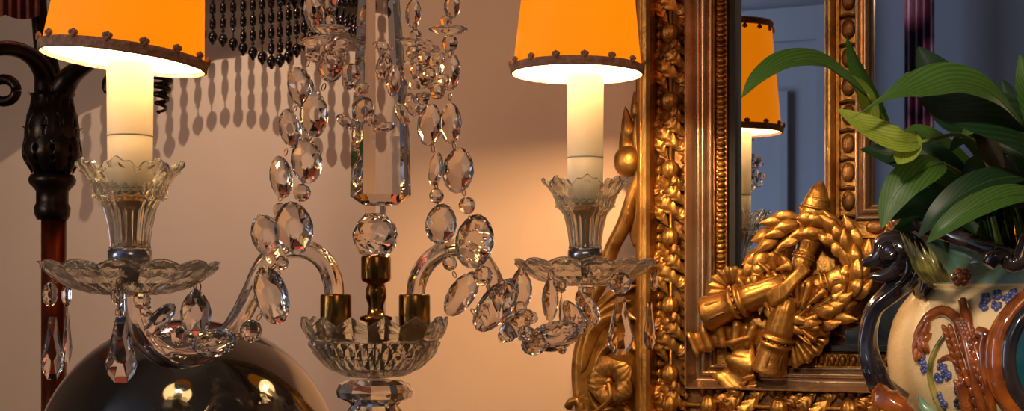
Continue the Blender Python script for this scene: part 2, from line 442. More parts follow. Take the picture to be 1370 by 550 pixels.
for k in range(0, 6):
    p = at_m(857+k*94, 540, hb); uu = (p-O).dot(U)
    if k > 0: garland(W(uu, ZM-0.053, hb), U*-1, UP, k)
garland(W(UM-0.053, ZM-0.053, hb), UP, U, 9)

# inner frame with the row of paillettes
UI, _ = uz(1100, 200, 0.015); ZI = 1.3+72/F*1.28
OI = 0.041
inner = ring(MB(), [(0.0, 0.0), (0.0, 0.006), (0.002, 0.008)]+arc(0.002, 0.0075, 0.008, 0.012, 0.003)+[(0.008, 0.008)]+arc(0.008, 0.013, 0.009, 0.014, 0.002), UI+OI, U1-(UI-UM)-OI, ZI+OI, Z1-(UI-UM)-OI, True).link('inner_sight_moulding', 'silverg', mir)
iband = ring(MB(), [(0.013, 0.014), (0.0135, 0.009), (0.026, 0.009), (0.0265, 0.015), (0.029, 0.016), (0.030, 0.012)]+arc(0.030, 0.040, 0.014, 0.012, 0.005)+[(0.041, 0.006), (0.041, 0.0)], UI+OI, U1-(UI-UM)-OI, ZI+OI, Z1-(UI-UM)-OI, False).link('inner_moulding', 'gold_hi', mir)
def paillette(c, along):
    mb = MB()
    across = N.cross(along).normalized()
    R = Matrix((across, N, along)).transposed()
    mb.ball(c, 0.0058, 0.0035, 0.0085, 14, 8, R=R)
    mb.tube([c+along*0.010-across*0.008+N*0.001, c+along*0.012+N*0.003, c+along*0.010+across*0.008+N*0.001], 0.0013, 6)
    mb.link('paillette', 'gold_dk', iband)
for k in range(26):
    paillette(W(UI+OI-0.0195, ZI+0.02+k*0.0245, 0.011), UP)
for k in range(1, 12):
    paillette(W(UI+0.02+k*0.0245, ZI+OI-0.0195, 0.011), U)

# ---------- trophy on the corner
tro = MB()
cs = [at_m(x, y, 0.020) for x, y in ((948, 385), (985, 366), (1012, 385), (1045, 420), (1080, 448), (1092, 470), (1000, 476), (952, 445))]
cc = at_m(1000, 430, 0.030)
b = len(tro.v); tro.v += cs+[cc]+[p-N*0.014 for p in cs]
for i in range(8):
    j = (i+1) % 8
    tro.f.append((b+i, b+j, b+8)); tro.sm.append(True)
    tro.f.append((b+9+i, b+9+j, b+j, b+i)); tro.sm.append(False)
trophy = tro.link('trophy_ornament', 'gold', mir)
def mt(pts, h): return [at_m(p[0], p[1], p[2] if len(p) > 2 else h) for p in pts]
wc = at_m(1083, 362, 0.035); wr = 0.040
cl = [wc+U*(wr*math.cos(t*2*PI/48))+UP*(wr*1.0*math.sin(t*2*PI/48)) for t in range(49)]
wreath = MB().tube(cl, 0.0065, 10).link('wreath', 'gold', trophy)
mb = MB()
rr_ = random.Random(5)
for k in range(22):
    t = k/22*2*PI+rr_.uniform(-.08, .08); tang = (-U*math.sin(t)+UP*math.cos(t)); rad = (U*math.cos(t)+UP*math.sin(t))
    for sg, off in ((1, 0.004), (-1, -0.005), (0.2, 0.0)):
        a_ = wc+rad*(wr+off)+N*(0.005 if sg != 0.2 else 0.009)
        ln = 0.018+0.003*rr_.random()
        q = tang*math.cos(0.32*sg)+rad*(math.sin(0.32*sg)-0.10+rr_.uniform(-.15, .15)); ln *= rr_.uniform(0.95, 1.35)
        mb.leaf([a_, a_+q*ln*0.5+N*0.005, a_+q*ln+N*(0.005*rr_.random())], rr_.uniform(0.011, 0.0145), N+rad*rr_.uniform(-.5, .5), fold=-0.22, n=12, m=6, lobes=0, thick=0.0012)
mb.link('laurel_leaves', 'gold_hi', wreath)
MB().lathe(wc-N*0.018, [(0.001, 0.0), (0.030, 0.0), (0.031, -0.003), (0.001, -0.004)], 32, R=N.to_track_quat('Z', 'Y').to_matrix()).link('shield_disc', 'gold', trophy)
# pointed finial above the wreath
pts = mt([(1086, 300, 0.035), (1089, 285, 0.035), (1093, 268, 0.036), (1097, 252, 0.036), (1101, 243, 0.036)], 0)
MB().tube(spl(pts, 20), lerps([0.0115, 0.012, 0.0105, 0.0065, 0.001], 20), 16, lobes=0).link('pointed_finial', 'gold_hi', trophy)
fb = MB()
for (x, y) in ((1091, 277), (1094, 266)):
    pp = at_m(x, y, 0.036); ax = (pts[3]-pts[1]).normalized()
    R = ax.to_track_quat('Z', 'Y').to_matrix()
    fb.lathe(pp, [(0.0118 if y > 270 else 0.0100, -0.0015), (0.013 if y > 270 else 0.0108, 0), (0.0118 if y > 270 else 0.0095, 0.0015)], 16, R=R)
fb.link('finial_band', 'gold', trophy)
def quiver(x0, y0, x1, y1, h0, h1, r0, name):
    """fluted torch: wide collared mouth at (x0,y0), tapering fluted body towards (x1,y1)"""
    a_ = at_m(x0, y0, h0); b_ = at_m(x1, y1, h1); ax = (b_-a_); L = ax.length; ax.normalize()
    R = ax.to_track_quat('Z', 'Y').to_matrix(); r = r0
    prof = [(0.2*r, 0.003), (0.72*r, 0.002), (0.86*r, -0.001), (0.98*r, 0.0), (1.0*r, 0.04*L), (0.9*r, 0.12*L), (0.8*r, 0.26*L), (0.78*r, 0.33*L),
            (0.9*r, 0.345*L), (0.92*r, 0.38*L), (0.74*r, 0.395*L), (0.74*r, 0.42*L), (0.95*r, 0.435*L), (0.98*r, 0.455*L), (0.95*r, 0.47*L), (0.7*r, 0.485*L),
            (0.78*r, 0.5*L), (0.86*r, 0.56*L), (0.8*r, 0.66*L), (0.72*r, 0.8*L), (0.62*r, 1.0*L)]
    o = MB().lathe(a_, prof, 40, rf=lambda t, i: (1-0.09*abs(math.sin(7*t))) if i >= 17 else 1, R=R).link(name, 'gold_hi', trophy)
    mb = MB()
    for k in range(7):   # pointed petals round the mouth end
        t = k/7*2*PI
        dr_ = R @ Vector((math.cos(t), math.sin(t), 0))
        mb.leaf([a_+ax*(0.08*L)+dr_*r*0.97, a_+ax*(0.17*L)+dr_*r*0.91, a_+ax*(0.28*L)+dr_*r*0.80], 0.28*r, dr_, fold=-0.3, n=8, m=4, thick=0.0006)
    for k in range(14):
        t = k/14*2*PI; dr_ = R @ Vector((math.cos(t), math.sin(t), 0))
        mb.ball(a_+ax*(0.407*L)+dr_*r*0.82, 0.10*r, segs=6, rings=4)
    mb.link('carved_petals', 'gold_dk', o)
quiver(945, 421, 1052, 378, 0.038, 0.044, 0.0160, 'torch')
quiver(1028, 497, 1056, 395, 0.036, 0.046, 0.0156, 'torch')
# far ends of the torches inside the wreath
quiver(1128, 372, 1070, 388, 0.034, 0.04, 0.0115, 'torch')
quiver(1082, 322, 1066, 372, 0.032, 0.036, 0.0105, 'torch')
# bundle of cord strands
for k in range(6):
    o_ = (k-2.5)*3.4
    pts = mt([(1030+o_*0.3, 402+o_*0.6, 0.05), (1048, 390+o_*0.8, 0.056), (1064, 372+o_*0.6, 0.055), (1080+o_*0.4, 356+o_*0.5, 0.05)], 0)
    MB().tube(spl(pts, 14), lerps([0.0035, 0.0038, 0.003, 0.0015], 14), 8).link('cord_strand', 'gold', trophy)
def ribbon(path, width, waves, amp, name='ribbon', vdir=None, m='gold_hi', w1=None):
    """a strip running along path, its face thrown into folds"""
    pts = spl(mt(path, 0.03), waves*8); rows = []; n = len(pts)
    for i, p in enumerate(pts):
        t = (pts[min(i+1, n-1)]-pts[max(i-1, 0)]).normalized(); sd = t.cross(N).normalized()
        k = i/(n-1); f_ = math.cos(k*waves*2*PI)
        ww = width if w1 is None else width+(w1-width)*k
        q = p + N*(amp*f_) + t*(amp*0.3*math.sin(k*waves*4*PI))
        row = [q + sd*ww*s_*(1+0.12*f_) + N*(-0.002*s_) for s_ in (-0.5, -0.25, 0, 0.25, 0.5)]
        rows.append(row)
    full = [r+[p-N*0.0016 for p in reversed(r)] for r in rows]
    MB().grid(full, True, False, True, True).link(name, m, trophy)
ribbon([(926, 462, .030), (950, 452, .036), (975, 446, .034), (1000, 449, .034), (1022, 458, .03)], 0.021, 5, 0.0045)
ribbon([(988, 452, .036), (993, 475, .036), (986, 498, .034), (970, 519, .03)], 0.021, 2, 0.003, w1=0.028)
ribbon([(996, 492, .034), (1002, 505, .034), (1006, 518, .03)], 0.012, 2, 0.003, w1=0.010)
ribbon([(983, 398, .04), (1000, 385, .046), (1018, 388, .046), (1036, 398, .042)], 0.020, 4, 0.0035)
ribbon([(1022, 360, .045), (1030, 350, .05), (1044, 350, .05), (1050, 362, .05), (1040, 374, .045)], 0.013, 3, 0.003)
ribbon([(1052, 395, .045), (1070, 392, .05), (1088, 398, .048), (1098, 410, .042)], 0.022, 4, 0.0035)
ribbon([(1066, 408, .044), (1080, 424, .046), (1083, 442, .044), (1075, 455, .04)], 0.016, 5, 0.003)
ribbon([(1048, 476, .030), (1068, 474, .034), (1085, 462, .034), (1094, 446, .032), (1092, 430, .03)], 0.020, 6, 0.003)
# scallop fan behind the first torch
mb = MB(); fc = at_m(984, 388, 0.022); rows = []
for i in range(33):
    t = math.radians(-10+i/32*200); rr = 0.0205*(1+0.05*math.cos(i/32*2*PI*9))
    d_ = U*math.cos(t)+UP*math.sin(t)
    rows.append([fc+d_*rr*k+N*(0.014+0.0016*math.cos(i/32*2*PI*9))*(0.4+0.6*math.sin(k*PI*0.6)) for k in (0.12, 0.4, 0.7, 0.9, 1.0)])
mb.grid([r+[p-N*0.002 for p in reversed(r)] for r in rows], True, False, True, True).link('scallop_fan', 'gold', trophy)

# ---------- pierced carving on the outer left edge
spray = MB().tube(spl(mt([(858, 120, .01), (852, 180, .012), (856, 232, .012), (846, 262, .012), (835, 300, .012), (818, 335, .01), (808, 372, .01), (790, 405, .01)], 0), 50),
                  lerps([0.003, 0.0045, 0.006, 0.006, 0.007, 0.007, 0.006, 0.006], 50), 10).link('side_scroll', 'gold', mir)
for (x0, y0, x1, y1, x2, y2, w) in ((858, 190, 840, 178, 836, 142, .016), (858, 168, 850, 150, 848, 122, .012), (858, 222, 838, 200, 832, 170, .017), (858, 150, 854, 135, 852, 112, .008), (858, 262, 868, 250, 856, 232, .012)):
    MB().leaf(mt([(x0, y0, .008), (x1, y1, .018), (x2, y2, .014)], 0), w, N, fold=-0.25, n=14, m=6, thick=0.002).link('side_leaf', 'gold', spray)
MB().ball(at_m(840, 216, 0.014), 0.0135, 0.011, 0.0145, 24, 12, R=RM, rf=lambda t, a: 1-0.04*abs(math.sin(4*t+a*2))).link('carved_fruit', 'gold', spray)
MB().ball(at_m(850, 247, 0.012), 0.005, segs=10, rings=6).link('carved_bud', 'gold', spray)
# inner strip of lattice between scroll and frame
MB().leaf(mt([(848, 330, .006), (850, 285, .01), (856, 245, .006)], 0), 0.012, N, fold=-0.1, n=12, m=4, thick=0.003).link('side_leaf', 'gold_dk', spray)
# lower scroll console with fronds and the five-petalled rosette
con = MB(); po = spl(mt([(856, 372), (835, 388), (812, 402), (790, 425), (776, 455), (770, 490), (772, 530), (780, 575)], 0.004), 30)
rows = []
for p in po:
    h_ = W(UM-0.088, p.z, 0.004); rows.append([p, p+N*0.010, p.lerp(h_, 0.12)+N*0.014, p.lerp(h_, 0.22)+N*0.006, h_+N*0.006, h_])
con.grid(rows, True, False, True, True)
consl = con.link('side_console', 'gold', mir)
for (pts, w) in (([(776, 500), (782, 460), (800, 430), (830, 420), (852, 428)], .017), ([(778, 470), (792, 430), (815, 410), (845, 402)], .014), ([(785, 440), (805, 408), (830, 388), (852, 382)], .012),
                 ([(850, 470), (836, 455), (815, 460), (800, 478), (792, 510)], .012), ([(845, 560), (830, 545), (800, 548), (785, 520)], .010)):
    MB().leaf([at_m(x, y, 0.016) for x, y in pts], w, N, fold=-0.35, n=24, m=8, lobes=0, curl=-0.0, thick=0.002).link('frond', 'gold_hi', consl)
rc = at_m(817, 510, 0.024)
for k in range(5):
    t = math.radians(90+72*k+20); d_ = U*math.cos(t)+UP*math.sin(t); sdv = U*-math.sin(t)+UP*math.cos(t); rows = []
    for i in range(11):
        r_ = 0.003+0.021*i/10; w_ = 0.0145*math.sin(PI*(0.12+0.78*(i/10)**0.8))
        rows.append([rc+d_*r_*(1-0.06*q*q)+sdv*q*w_+N*(0.005*math.sin(i/10*PI*0.9)-0.002*q*q+0.0007*math.cos(q*14)) for q in [j/6-1 for j in range(13)]])
    MB().grid([r+[p-N*0.002 for p in reversed(r)] for r in rows], True, False, True, True).link('rosette_petal', 'gold', consl)
MB().ball(rc+N*0.006, 0.004, segs=10, rings=6).link('rosette_centre', 'gold_hi', consl)
MB().tube(spl([rc+N*0.007, at_m(817, 530, .034), at_m(806, 545, .03), at_m(790, 556, .022)], 16), 0.0022, 8).link('rosette_stem', 'gold_hi', consl)
rows = MB().tube(spl(mt([(760, 545, .012), (764, 538, .014), (772, 536, .014), (778, 545, .014), (776, 560, .01), (770, 570, .008)], 0), 20), 0.004, 8).link('scroll_curl', 'gold_hi', consl)

# ================= CANDELABRA =================
DC, DL, DR = 1.05, 0.938, 1.162
cbase = P(501, 410, DC); cbase.z = SZ
can = root('crystal_candelabra', cbase, 'cut glass candelabra with twisted glass arms and two glowing orange shades', 'candelabra')
px = DC/F
def LP(c, tbl, ref):   # px table (radius px, py) -> lathe profile relative to c.z
    return [(r, (ref-y)) for r, y in tbl]
def zc(y, d=DC): return CZ+(HY-y)/F*d
def dens(tbl, k):
    o_ = []
    for (a, b) in zip(tbl[:-1], tbl[1:]):
        for q in range(k): o_.append((a[0]+(b[0]-a[0])*q/k, a[1]+(b[1]-a[1])*q/k))
    return o_+[tbl[-1]]
def hob(t, v, n, m):
    x = abs(((t*n/(2*PI)+v*m) % 1)-0.5)*2; y = abs(((t*n/(2*PI)-v*m) % 1)-0.5)*2
    return min(x, y)
def lathe_px(cx, d, tbl, segs=32, **k):
    s_ = d/F; c = P(cx, HY, d)
    return MB().lathe(c, [(r*s_, (HY-y)*s_) for r, y in tbl], segs, **k)
# foot and stem below the bowl
base_y = HY+(CZ-SZ)/px
MBf = lathe_px(501, DC, [(4, 506), (34, 508), (46, 514), (50, 524), (48, 532), (34, 538), (30, 542), (36, 550), (38, 560), (26, 575), (22, 610), (30, 660), (24, 720), (36, 770), (60, 800), (120, base_y-40), (150, base_y-12), (152, base_y), (4, base_y)], 24,
                rf=lambda t, i: 1+0.03*math.cos(12*t), smooth=False)
MBf.link('foot', 'pressed', can)
nb = 14
bt = [(3, 503), (26, 505), (40, 503), (60, 494), (76, 480), (85, 466), (88, 458), (86, 455), (89, 452), (93, 446), (97, 437), (98, 430), (94, 430), (90, 440), (84, 450), (80, 462), (70, 478), (54, 490), (30, 498), (3, 499)]
BK = 5
def brf(t, i):
    k = i/BK
    if 1 < k < 6.2: return 1+0.05*(hob(t, k, 30, 0.45)-0.5)
    if 7 < k < 11: return 1+0.05*(abs(((nb*t/(2*PI)) % 1)-0.5)*2-0.5)*math.sin((k-7)/4*PI)
    return 1
def bzf(t, i):
    k = i/BK
    return px*13*(abs(((nb*t/(2*PI)) % 1)-0.5)*2-0.5)*max(0, min(1, (k-8)/2.5))*max(0, min(1, (14-k)/2.0))
lathe_px(501, DC, dens(bt, BK), 224, rf=brf, zf=bzf, smooth=False).link('bowl', 'pressed', can)
# brass holder in the middle of the bowl
lathe_px(503, DC, [(2, 498), (12, 497), (12, 432), (22, 428), (22, 424), (12, 421), (10, 410), (14, 398), (14, 388), (11, 380), (19, 376), (20, 372), (20, 345), (19, 343), (2, 343)], 28).link('centre_holder', 'brass', can)
# faceted ball, neck, obelisk
R30 = Matrix.Rotation(math.radians(12), 3, 'Z')
fbm = MB(); rows = []
for k, (r, y) in enumerate([(14, 343), (21, 340), (29, 327), (31, 314), (27, 300), (17, 290), (14, 286), (15, 270), (5, 268)]):
    of = (0.5 if k % 2 else 0) if k < 6 else 0
    rows.append([P(502, y, DC)+Vector((r*px*math.cos(2*PI*(j_+of)/9+.2), r*px*math.sin(2*PI*(j_+of)/9+.2), 0)) for j_ in range(9)])
fbm.grid(rows, True, False, True, True, False)
nf = []; ns_ = []
for f in fbm.f:
    if len(f) == 4: nf += [(f[0], f[1], f[2]), (f[0], f[2], f[3])]; ns_ += [False, False]
    else: nf.append(f); ns_.append(False)
fbm.f, fbm.sm = nf, ns_
fbm.link('faceted_ball', 'crystal', can)
ob = MB(); rows = []
for (y, r) in ((268, 17), (282 - 8, 24), (262, 41), (180, 39), (90, 34), (0, 28), (-100, 22), (-150, 20), (-160, 8)):
    c = P(509-(0 if y > 100 else (180-y)*0.012), y, DC)
    row = []
    for k in range(4):
        for dlt in (-0.16, 0.16):
            t = math.radians(-103+90*k)+dlt
            row.append(c+Vector((r*px*math.cos(t), r*px*math.sin(t), 0)))
    rows.append(row)
rows[1] = [p+Vector((0, 0, 0)) for p in rows[1]]
ob.grid(rows, True, False, True, True, False).link('spire', 'crystal', can)
lathe_px(507, DC, [(6, -158), (30, -160), (80, -172), (110, -185), (112, -192), (80, -182), (30, -172), (20, -200), (26, -230), (10, -260), (3, -262)], 48, rf=lambda t, i: 1+0.03*math.cos(12*t)).link('crown', 'pressed', can)

def lamp(px0, pan_y, d, side, tilt, shade_dx, shade_y):
    k = d/F if side > 0 else d/F
    g = (0.938/F)                       # metres per left-lamp pixel
    c = P(px0, pan_y, d)
    # drip pan
    pt = [(6, -41), (30, -42), (54, -39), (80, -32), (100, -21), (112, -10), (118, -1), (113, 0), (100, -9), (78, -24), (50, -36), (26, -40), (6, -37)]
    nw = 13; PK = 5
    def prf(t, i):
        q = i/PK
        if 1 < q < 6: return 1+0.040*(hob(t, q, 26, 0.5)-0.5)
        return 1+0.02*math.cos(nw*t)*(1 if 5 < q < 8 else 0)
    def pzf(t, i):
        q = i/PK
        v = 7*(abs(math.cos(nw*t/2))-0.6)*max(0, min(1, (q-4)/2))*max(0, min(1, (9-q)/1.5))
        if 1 < q < 6: v += 3.2*(hob(t, q, 26, 0.5)-0.5)
        return g*v
    o = MB().lathe(c-Vector((0, 0, 4*g)), [(r*g, z*g) for r, z in dens(pt, PK)], 208, rf=prf, zf=pzf, ph=0.3*side, smooth=False)
    o.link('drip_pan', 'pressed', can)
    MB().lathe(c, [(5*g, -40*g), (9*g, -39*g), (10*g, -8*g), (29*g, -6*g), (29*g, 13*g), (25*g, 15*g), (5*g, 15*g)], 28).link('collar', 'steel', can)
    # fluted cup with scalloped rim
    ct = [(20, 14), (28, 15), (27, 22), (30, 45), (36, 70), (43, 80), (49, 84), (49, 92), (54, 104), (62, 116), (70, 124), (66, 126), (58, 118), (50, 106), (44, 94), (42, 84), (34, 72), (26, 50), (23, 26), (20, 18)]
    CK = 3
    def crf(t, i):
        q = i/CK
        if 1 < q < 5: return 1-0.09*abs(math.sin(8*t))
        if 5 <= q < 8: return 1+0.07*(hob(t, q, 24, 0.5)-0.5)
        if 8 <= q < 12: return 1+0.05*math.cos(8*t)*min(1, (q-8)/2)
        return 1
    def czf(t, i):
        q = i/CK
        return g*(10*(abs(math.cos(4*t))**1.3-0.5)+2.2*math.cos(24*t))*max(0, min(1, (q-8.2)/1.8))*max(0, min(1, (13-q)/1.6))
    MB().lathe(c, [(r*g, z*g) for r, z in dens(ct, CK)], 192, rf=crf, zf=czf, ph=0.15, smooth=False).link('candle_cup', 'pressed', can)
    MB().lathe(c, [(2*g, 15*g), (9*g, 16*g), (9*g, 62*g), (20*g, 70*g), (25*g, 76*g), (25*g, 92*g), (20*g, 93*g), (2*g, 93*g)], 28).link('sleeve_holder', 'brass', can)
    # candle sleeve in two lengths
    top = (pan_y-shade_y)*k
    cnd = MB().lathe(c, [(2*g, 93*g), (26*g, 93*g), (29*g, 100*g), (29.8*g, 164.8*g), (29*g, 165*g), (2*g, 165*g)], 32).link('candle_sleeve', 'candle', can)
    MB().lathe(c, [(2*g, 165*g), (30*g, 165*g), (30.4*g, 166*g), (30.4*g, 167*g), (30*g, 168*g), (30.6*g, top-6*g), (29*g, top-4*g), (2*g, top-4*g)], 32).link('candle_tip_sleeve', 'candle', can)
    bz = c+Vector((0, 0, top+24*g))
    MB().lathe(bz, [(2*g, -28*g), (9*g, -28*g), (10*g, -16*g), (18*g, -4*g), (19*g, 6*g), (15*g, 18*g), (5*g, 36*g), (1*g, 40*g)], 16).link('bulb', 'bulb', can)
    # shade
    sc_ = P(px0+shade_dx, shade_y, d); R = Matrix.Rotation(tilt, 3, 'Y')
    rb, rt, H = 107*g, 82*g, 236*g
    sh = MB().lathe(sc_, [(rb, 0), (rt, H), (rt-0.0012, H), (rb-0.0012, 0)][:2], 64, R=R)
    sh = MB(); rows = []
    for (r, z) in ((rb, 0), (rb+(rt-rb)*.5, H*.5), (rt, H)):
        rows.append([sc_+R @ Vector((r*math.cos(2*PI*j/64), r*math.sin(2*PI*j/64), z)) for j in range(64)])
    sh.grid(rows, True, False); so = sh.link('lamp_shade', 'shade', can)
    sh = MB(); rows = []
    for (r, z) in ((rb, 0.0005), (rt, H)):
        rows.append([sc_+R @ Vector(((r-0.0012)*math.cos(2*PI*j/64), (r-0.0012)*math.sin(2*PI*j/64), z)) for j in range(64)])
    sh.grid(rows, True, False).link('shade_lining', 'lining', so)
    # braid at both hems, scalloped edge
    for (z, r) in ((2*g, rb+0.0006), (H-4*g, rt+0.0006)):
        MB().lathe(sc_, [(r, z-6*g), (r+1.8*g, z-5*g), (r+2.4*g, z-3.4*g), (r+1.2*g, z-2*g), (r+2.6*g, z+1*g), (r+2.6*g, z+5*g), (r+1.4*g, z+8*g), (r-0.6*g, z+9*g), (r-1.6*g, z), (r-1.0*g, z-6*g)], 180, rf=lambda t, i: 1+0.006*math.cos(90*t), R=R, close=True).link('braid_trim', 'trim', so)
        nbw = 15
        for q in range(nbw):
            t = 2*PI*(q+0.4)/nbw
            mb = MB(); rr = r+2.5*g
            for dt, dz, s_ in ((-0.03, 12, 3.8), (0.03, 12, 3.8), (0, 8.0, 3.4), (0, 14.5, 2.8)):
                sgz = dz if z < H/2 else -dz
                mb.ball(sc_+R @ Vector((rr*math.cos(t+dt), rr*math.sin(t+dt), z+sgz*g)), s_*g, segs=7, rings=5)
            mb.link('rosette', 'trim', so)
    for q in range(3):   # wire carrier from the shade top ring to the bulb
        t = 2*PI*q/3+0.3
        MB().tube([sc_+R @ Vector((rt*math.cos(t), rt*math.sin(t), H*0.98)), bz+Vector((0, 0, 34*g))], 0.0007, 6).link('carrier_wire', 'steel', so)
    return c, bz
cL, bL = lamp(174, 348, DL, -1, math.radians(6.5), -9, 80)
cR, bR = lamp(783, 345, DR, 1, math.radians(0.8), -11, 97)

def arm(path, r, name='arm'):
    pts = spl([P(*p) for p in path], 70)
    return MB().tube(pts, r, 30, lobes=5, amp=0.13, twist=0.075).link(name, 'crystal', can)
def dl(x): return 1.045+(x-449)/(171-449)*(DL-1.045)
def drr(x): return 1.055+(x-554)/(785-554)*(DR-1.055)
arm([(x, y, dl(x)) for x, y in ((449, 400), (446, 378), (436, 354), (418, 338), (395, 332), (372, 338), (352, 358), (338, 388), (324, 420), (304, 450), (276, 471), (244, 480), (214, 472), (190, 450), (176, 420), (172, 392))], 0.0066)
arm([(x, y, drr(x)) for x, y in ((556, 400), (560, 372), (574, 348), (596, 334), (620, 332), (642, 344), (658, 368), (668, 398), (684, 428), (708, 450), (736, 459), (762, 450), (778, 426), (784, 400), (785, 384))], 0.0062)
for cx, d_ in ((449.5, 1.045), (554.5, 1.055)):
    lathe_px(cx, d_, [(2, 480), (19, 478), (19, 440), (21, 436), (21, 396), (20, 394), (13.5, 394), (13.5, 400), (2, 402)], 28).link('arm_socket', 'brass', can)

# lamps' light
def pt(name, loc, e, col, r, kind='POINT', **k):
    l = bpy.data.lights.new(name, kind); l.energy = e; l.color = col
    if kind in ('POINT', 'SPOT'): l.shadow_soft_size = r
    for a_, v_ in k.items(): setattr(l, a_, v_)
    o = bpy.data.objects.new(name, l); COL.objects.link(o); o.location = loc; return o
WARM = (1.0, 0.72, 0.42)
pt('bulb_light', bL+Vector((0, 0, 0.001)), 7.0, WARM, 0.011)
pt('bulb_light', bR+Vector((0, 0, 0.001)), 16.5, WARM, 0.011)

# ---------- crystals
def ell(w, h, n=10, pw=1.0):
    o_ = []
    for j in range(n):
        t = 2*PI*(j+0.5)/n; x, z = math.cos(t), math.sin(t)
        o_.append((w/2*x*(1-0.18*(z > 0)*z*z), h/2*z))
    return o_
RG = [(-1, 0.40), (-0.62, 0.80), (-0.14, 1.0), (0.14, 1.0), (0.62, 0.80), (1, 0.40)]
def brilliant(c, w, h, t, R, n=16, taper=0.14):
    """oval drop with a small table, kite facets and a smooth girdle; rings are turned half a step against each other"""
    mb = MB(); c = Vector(c); rings = [(-1.0, 0.34, 0), (-0.60, 0.78, 0.5), (-0.10, 1.0, 0), (0.10, 1.0, 0), (0.60, 0.78, 0.5), (1.0, 0.34, 0)]
    vs = []
    for (dy, k, of) in rings:
        m = n if k == 1.0 else n//2
        row = []
        for j in range(m):
            t_ = 2*PI*(j+of)/m; x, z = math.cos(t_), math.sin(t_)
            row.append(len(mb.v)); mb.v.append(c + R @ Vector((w/2*k*x*(1-taper*max(0, z)**2), dy*t, h/2*k*z)))
        vs.append(row)
    def F_(*a): mb.f.append(a); mb.sm.append(False)
    h2 = n//2
    F_(*reversed(vs[0])); F_(*vs[5])
    for (a, b, g_, fl) in ((vs[0], vs[1], vs[2], False), (vs[5], vs[4], vs[3], True)):
        for j in range(h2):
            j1 = (j+1) % h2
            t1 = (a[j], a[j1], b[j]); t2 = (b[j], a[j1], b[j1])
            q1 = (b[j], g_[(2*j+1) % n], g_[2*j]); 
            for tri in (t1, t2): F_(*(tri if not fl else tri[::-1]))
            # girdle triangles around each kite vertex
            k0, k1, k2 = (2*j) % n, (2*j+1) % n, (2*j+2) % n
            for tri in ((b[j], g_[k1], g_[k0]), (b[j], g_[k2], g_[k1]), (b[j], b[j1], g_[k2])): F_(*(tri if fl else tri[::-1]))
    for j in range(n): F_(vs[2][j], vs[2][(j+1) % n], vs[3][(j+1) % n], vs[3][j])
    # consistent outward winding
    for q, f in enumerate(mb.f):
        p = [mb.v[x] for x in f]; nn = (p[1]-p[0]).cross(p[2]-p[0]); ce = sum(p, Vector())/len(p)
        if nn.dot(ce-c) < 0: mb.f[q] = tuple(reversed(f))
    return mb
def oval(c, w, h, rot, yaw):
    R = Matrix.Rotation(math.radians(-rot), 3, 'Y') @ Matrix.Rotation(math.radians(yaw), 3, 'Z')
    return brilliant(c, w/max(0.55, math.cos(math.radians(yaw))), h, w*0.27, R)
def rnd(c, r):
    return MB().lathe(c, [(0.3*r, -0.98*r), (0.75*r, -0.72*r), (1.0*r, -0.15*r), (1.0*r, 0.15*r), (0.75*r, 0.72*r), (0.3*r, 0.98*r)], 9, smooth=False, R=Matrix.Rotation(random.uniform(-.5, .5), 3, 'X'), ph=random.random())
def floret(c, w, h, rot=0):
    r = w/2
    return MB().lathe(c, [(0.1*r, -h*0.5), (0.5*r, -h*0.45), (0.95*r, -h*0.1), (1.0*r, h*0.1), (0.7*r, h*0.4), (0.2*r, h*0.5)], 36, rf=lambda t, i: 1+0.10*math.cos(6*t), R=Matrix.Rotation(math.radians(-rot), 3, 'Y') @ Matrix.Rotation(0.12, 3, 'X'))
def pear(w, h):
    o_ = []
    for j in range(12):
        t = 2*PI*(j+0.5)/12; z = math.sin(t)
        o_.append((w/2*math.cos(t)*(1.0-0.45*max(0, z)**1.0), h/2*z))
    return o_
def coffin(w, h):
    return [(0.16*w, h/2), (0.22*w, 0.38*h), (0.5*w, -0.22*h), (0.42*w, -0.36*h), (0.2*w, -h/2), (-0.2*w, -h/2), (-0.42*w, -0.36*h), (-0.5*w, -0.22*h), (-0.22*w, 0.38*h), (-0.16*w, h/2)]
def chain(label, group, items, df, top=None):
    """items: (kind, x, y, w, h, rot, yaw, extra depth)"""
    first = items[0]; l0 = P(first[1], first[2], df(first[1]) if callable(df) else df)
    r = root('crystal_bead_chain', l0, label, 'bead chain', group)
    path = []
    for it in items:
        kd, x, y, w, h = it[:5]; rot = it[5] if len(it) > 5 else 0; yaw = it[6] if len(it) > 6 else random.uniform(-25, 25); ex = it[7] if len(it) > 7 else 0
        d = (df(x) if callable(df) else df)+ex; s_ = d/F; c = P(x, y, d); path.append((c, max(w, h)/2*s_*0.92))
        if kd == 'o': oval(c, w*s_, h*s_, rot, yaw).link('oval_crystal', 'crystal', r)
        elif kd == 'r': rnd(c, w*s_/2).link('round_crystal', 'crystal', r)
        elif kd == 'f': floret(c, w*s_, h*s_, rot).link('floret_disc', 'crystal', r)
    for (a, ra), (b, rb_) in zip(path[:-1], path[1:]):
        mb = MB(); v = b-a; L = v.length; v.normalize()
        ra = min(ra, L*0.45); rb_ = min(rb_, L*0.45)
        p, q = a+v*ra, b-v*rb_
        m_ = (p+q)/2; rr = max(0.0010, min(0.0022, (q-p).length/2))
        mb.tube([m_+v*(rr*1.15*math.sin(t/8*2*PI))+v.cross(Vector((0, 1, 0))).normalized()*(rr*0.55*math.cos(t/8*2*PI)) for t in range(9)], 0.0004, 5)
        if (q-p).length > 0.0012: mb.link('wire_link', 'wire', r)
    # small bronze link rings between the beads
    return r
GT = 'crystal bead chains falling from the crown to the arms'
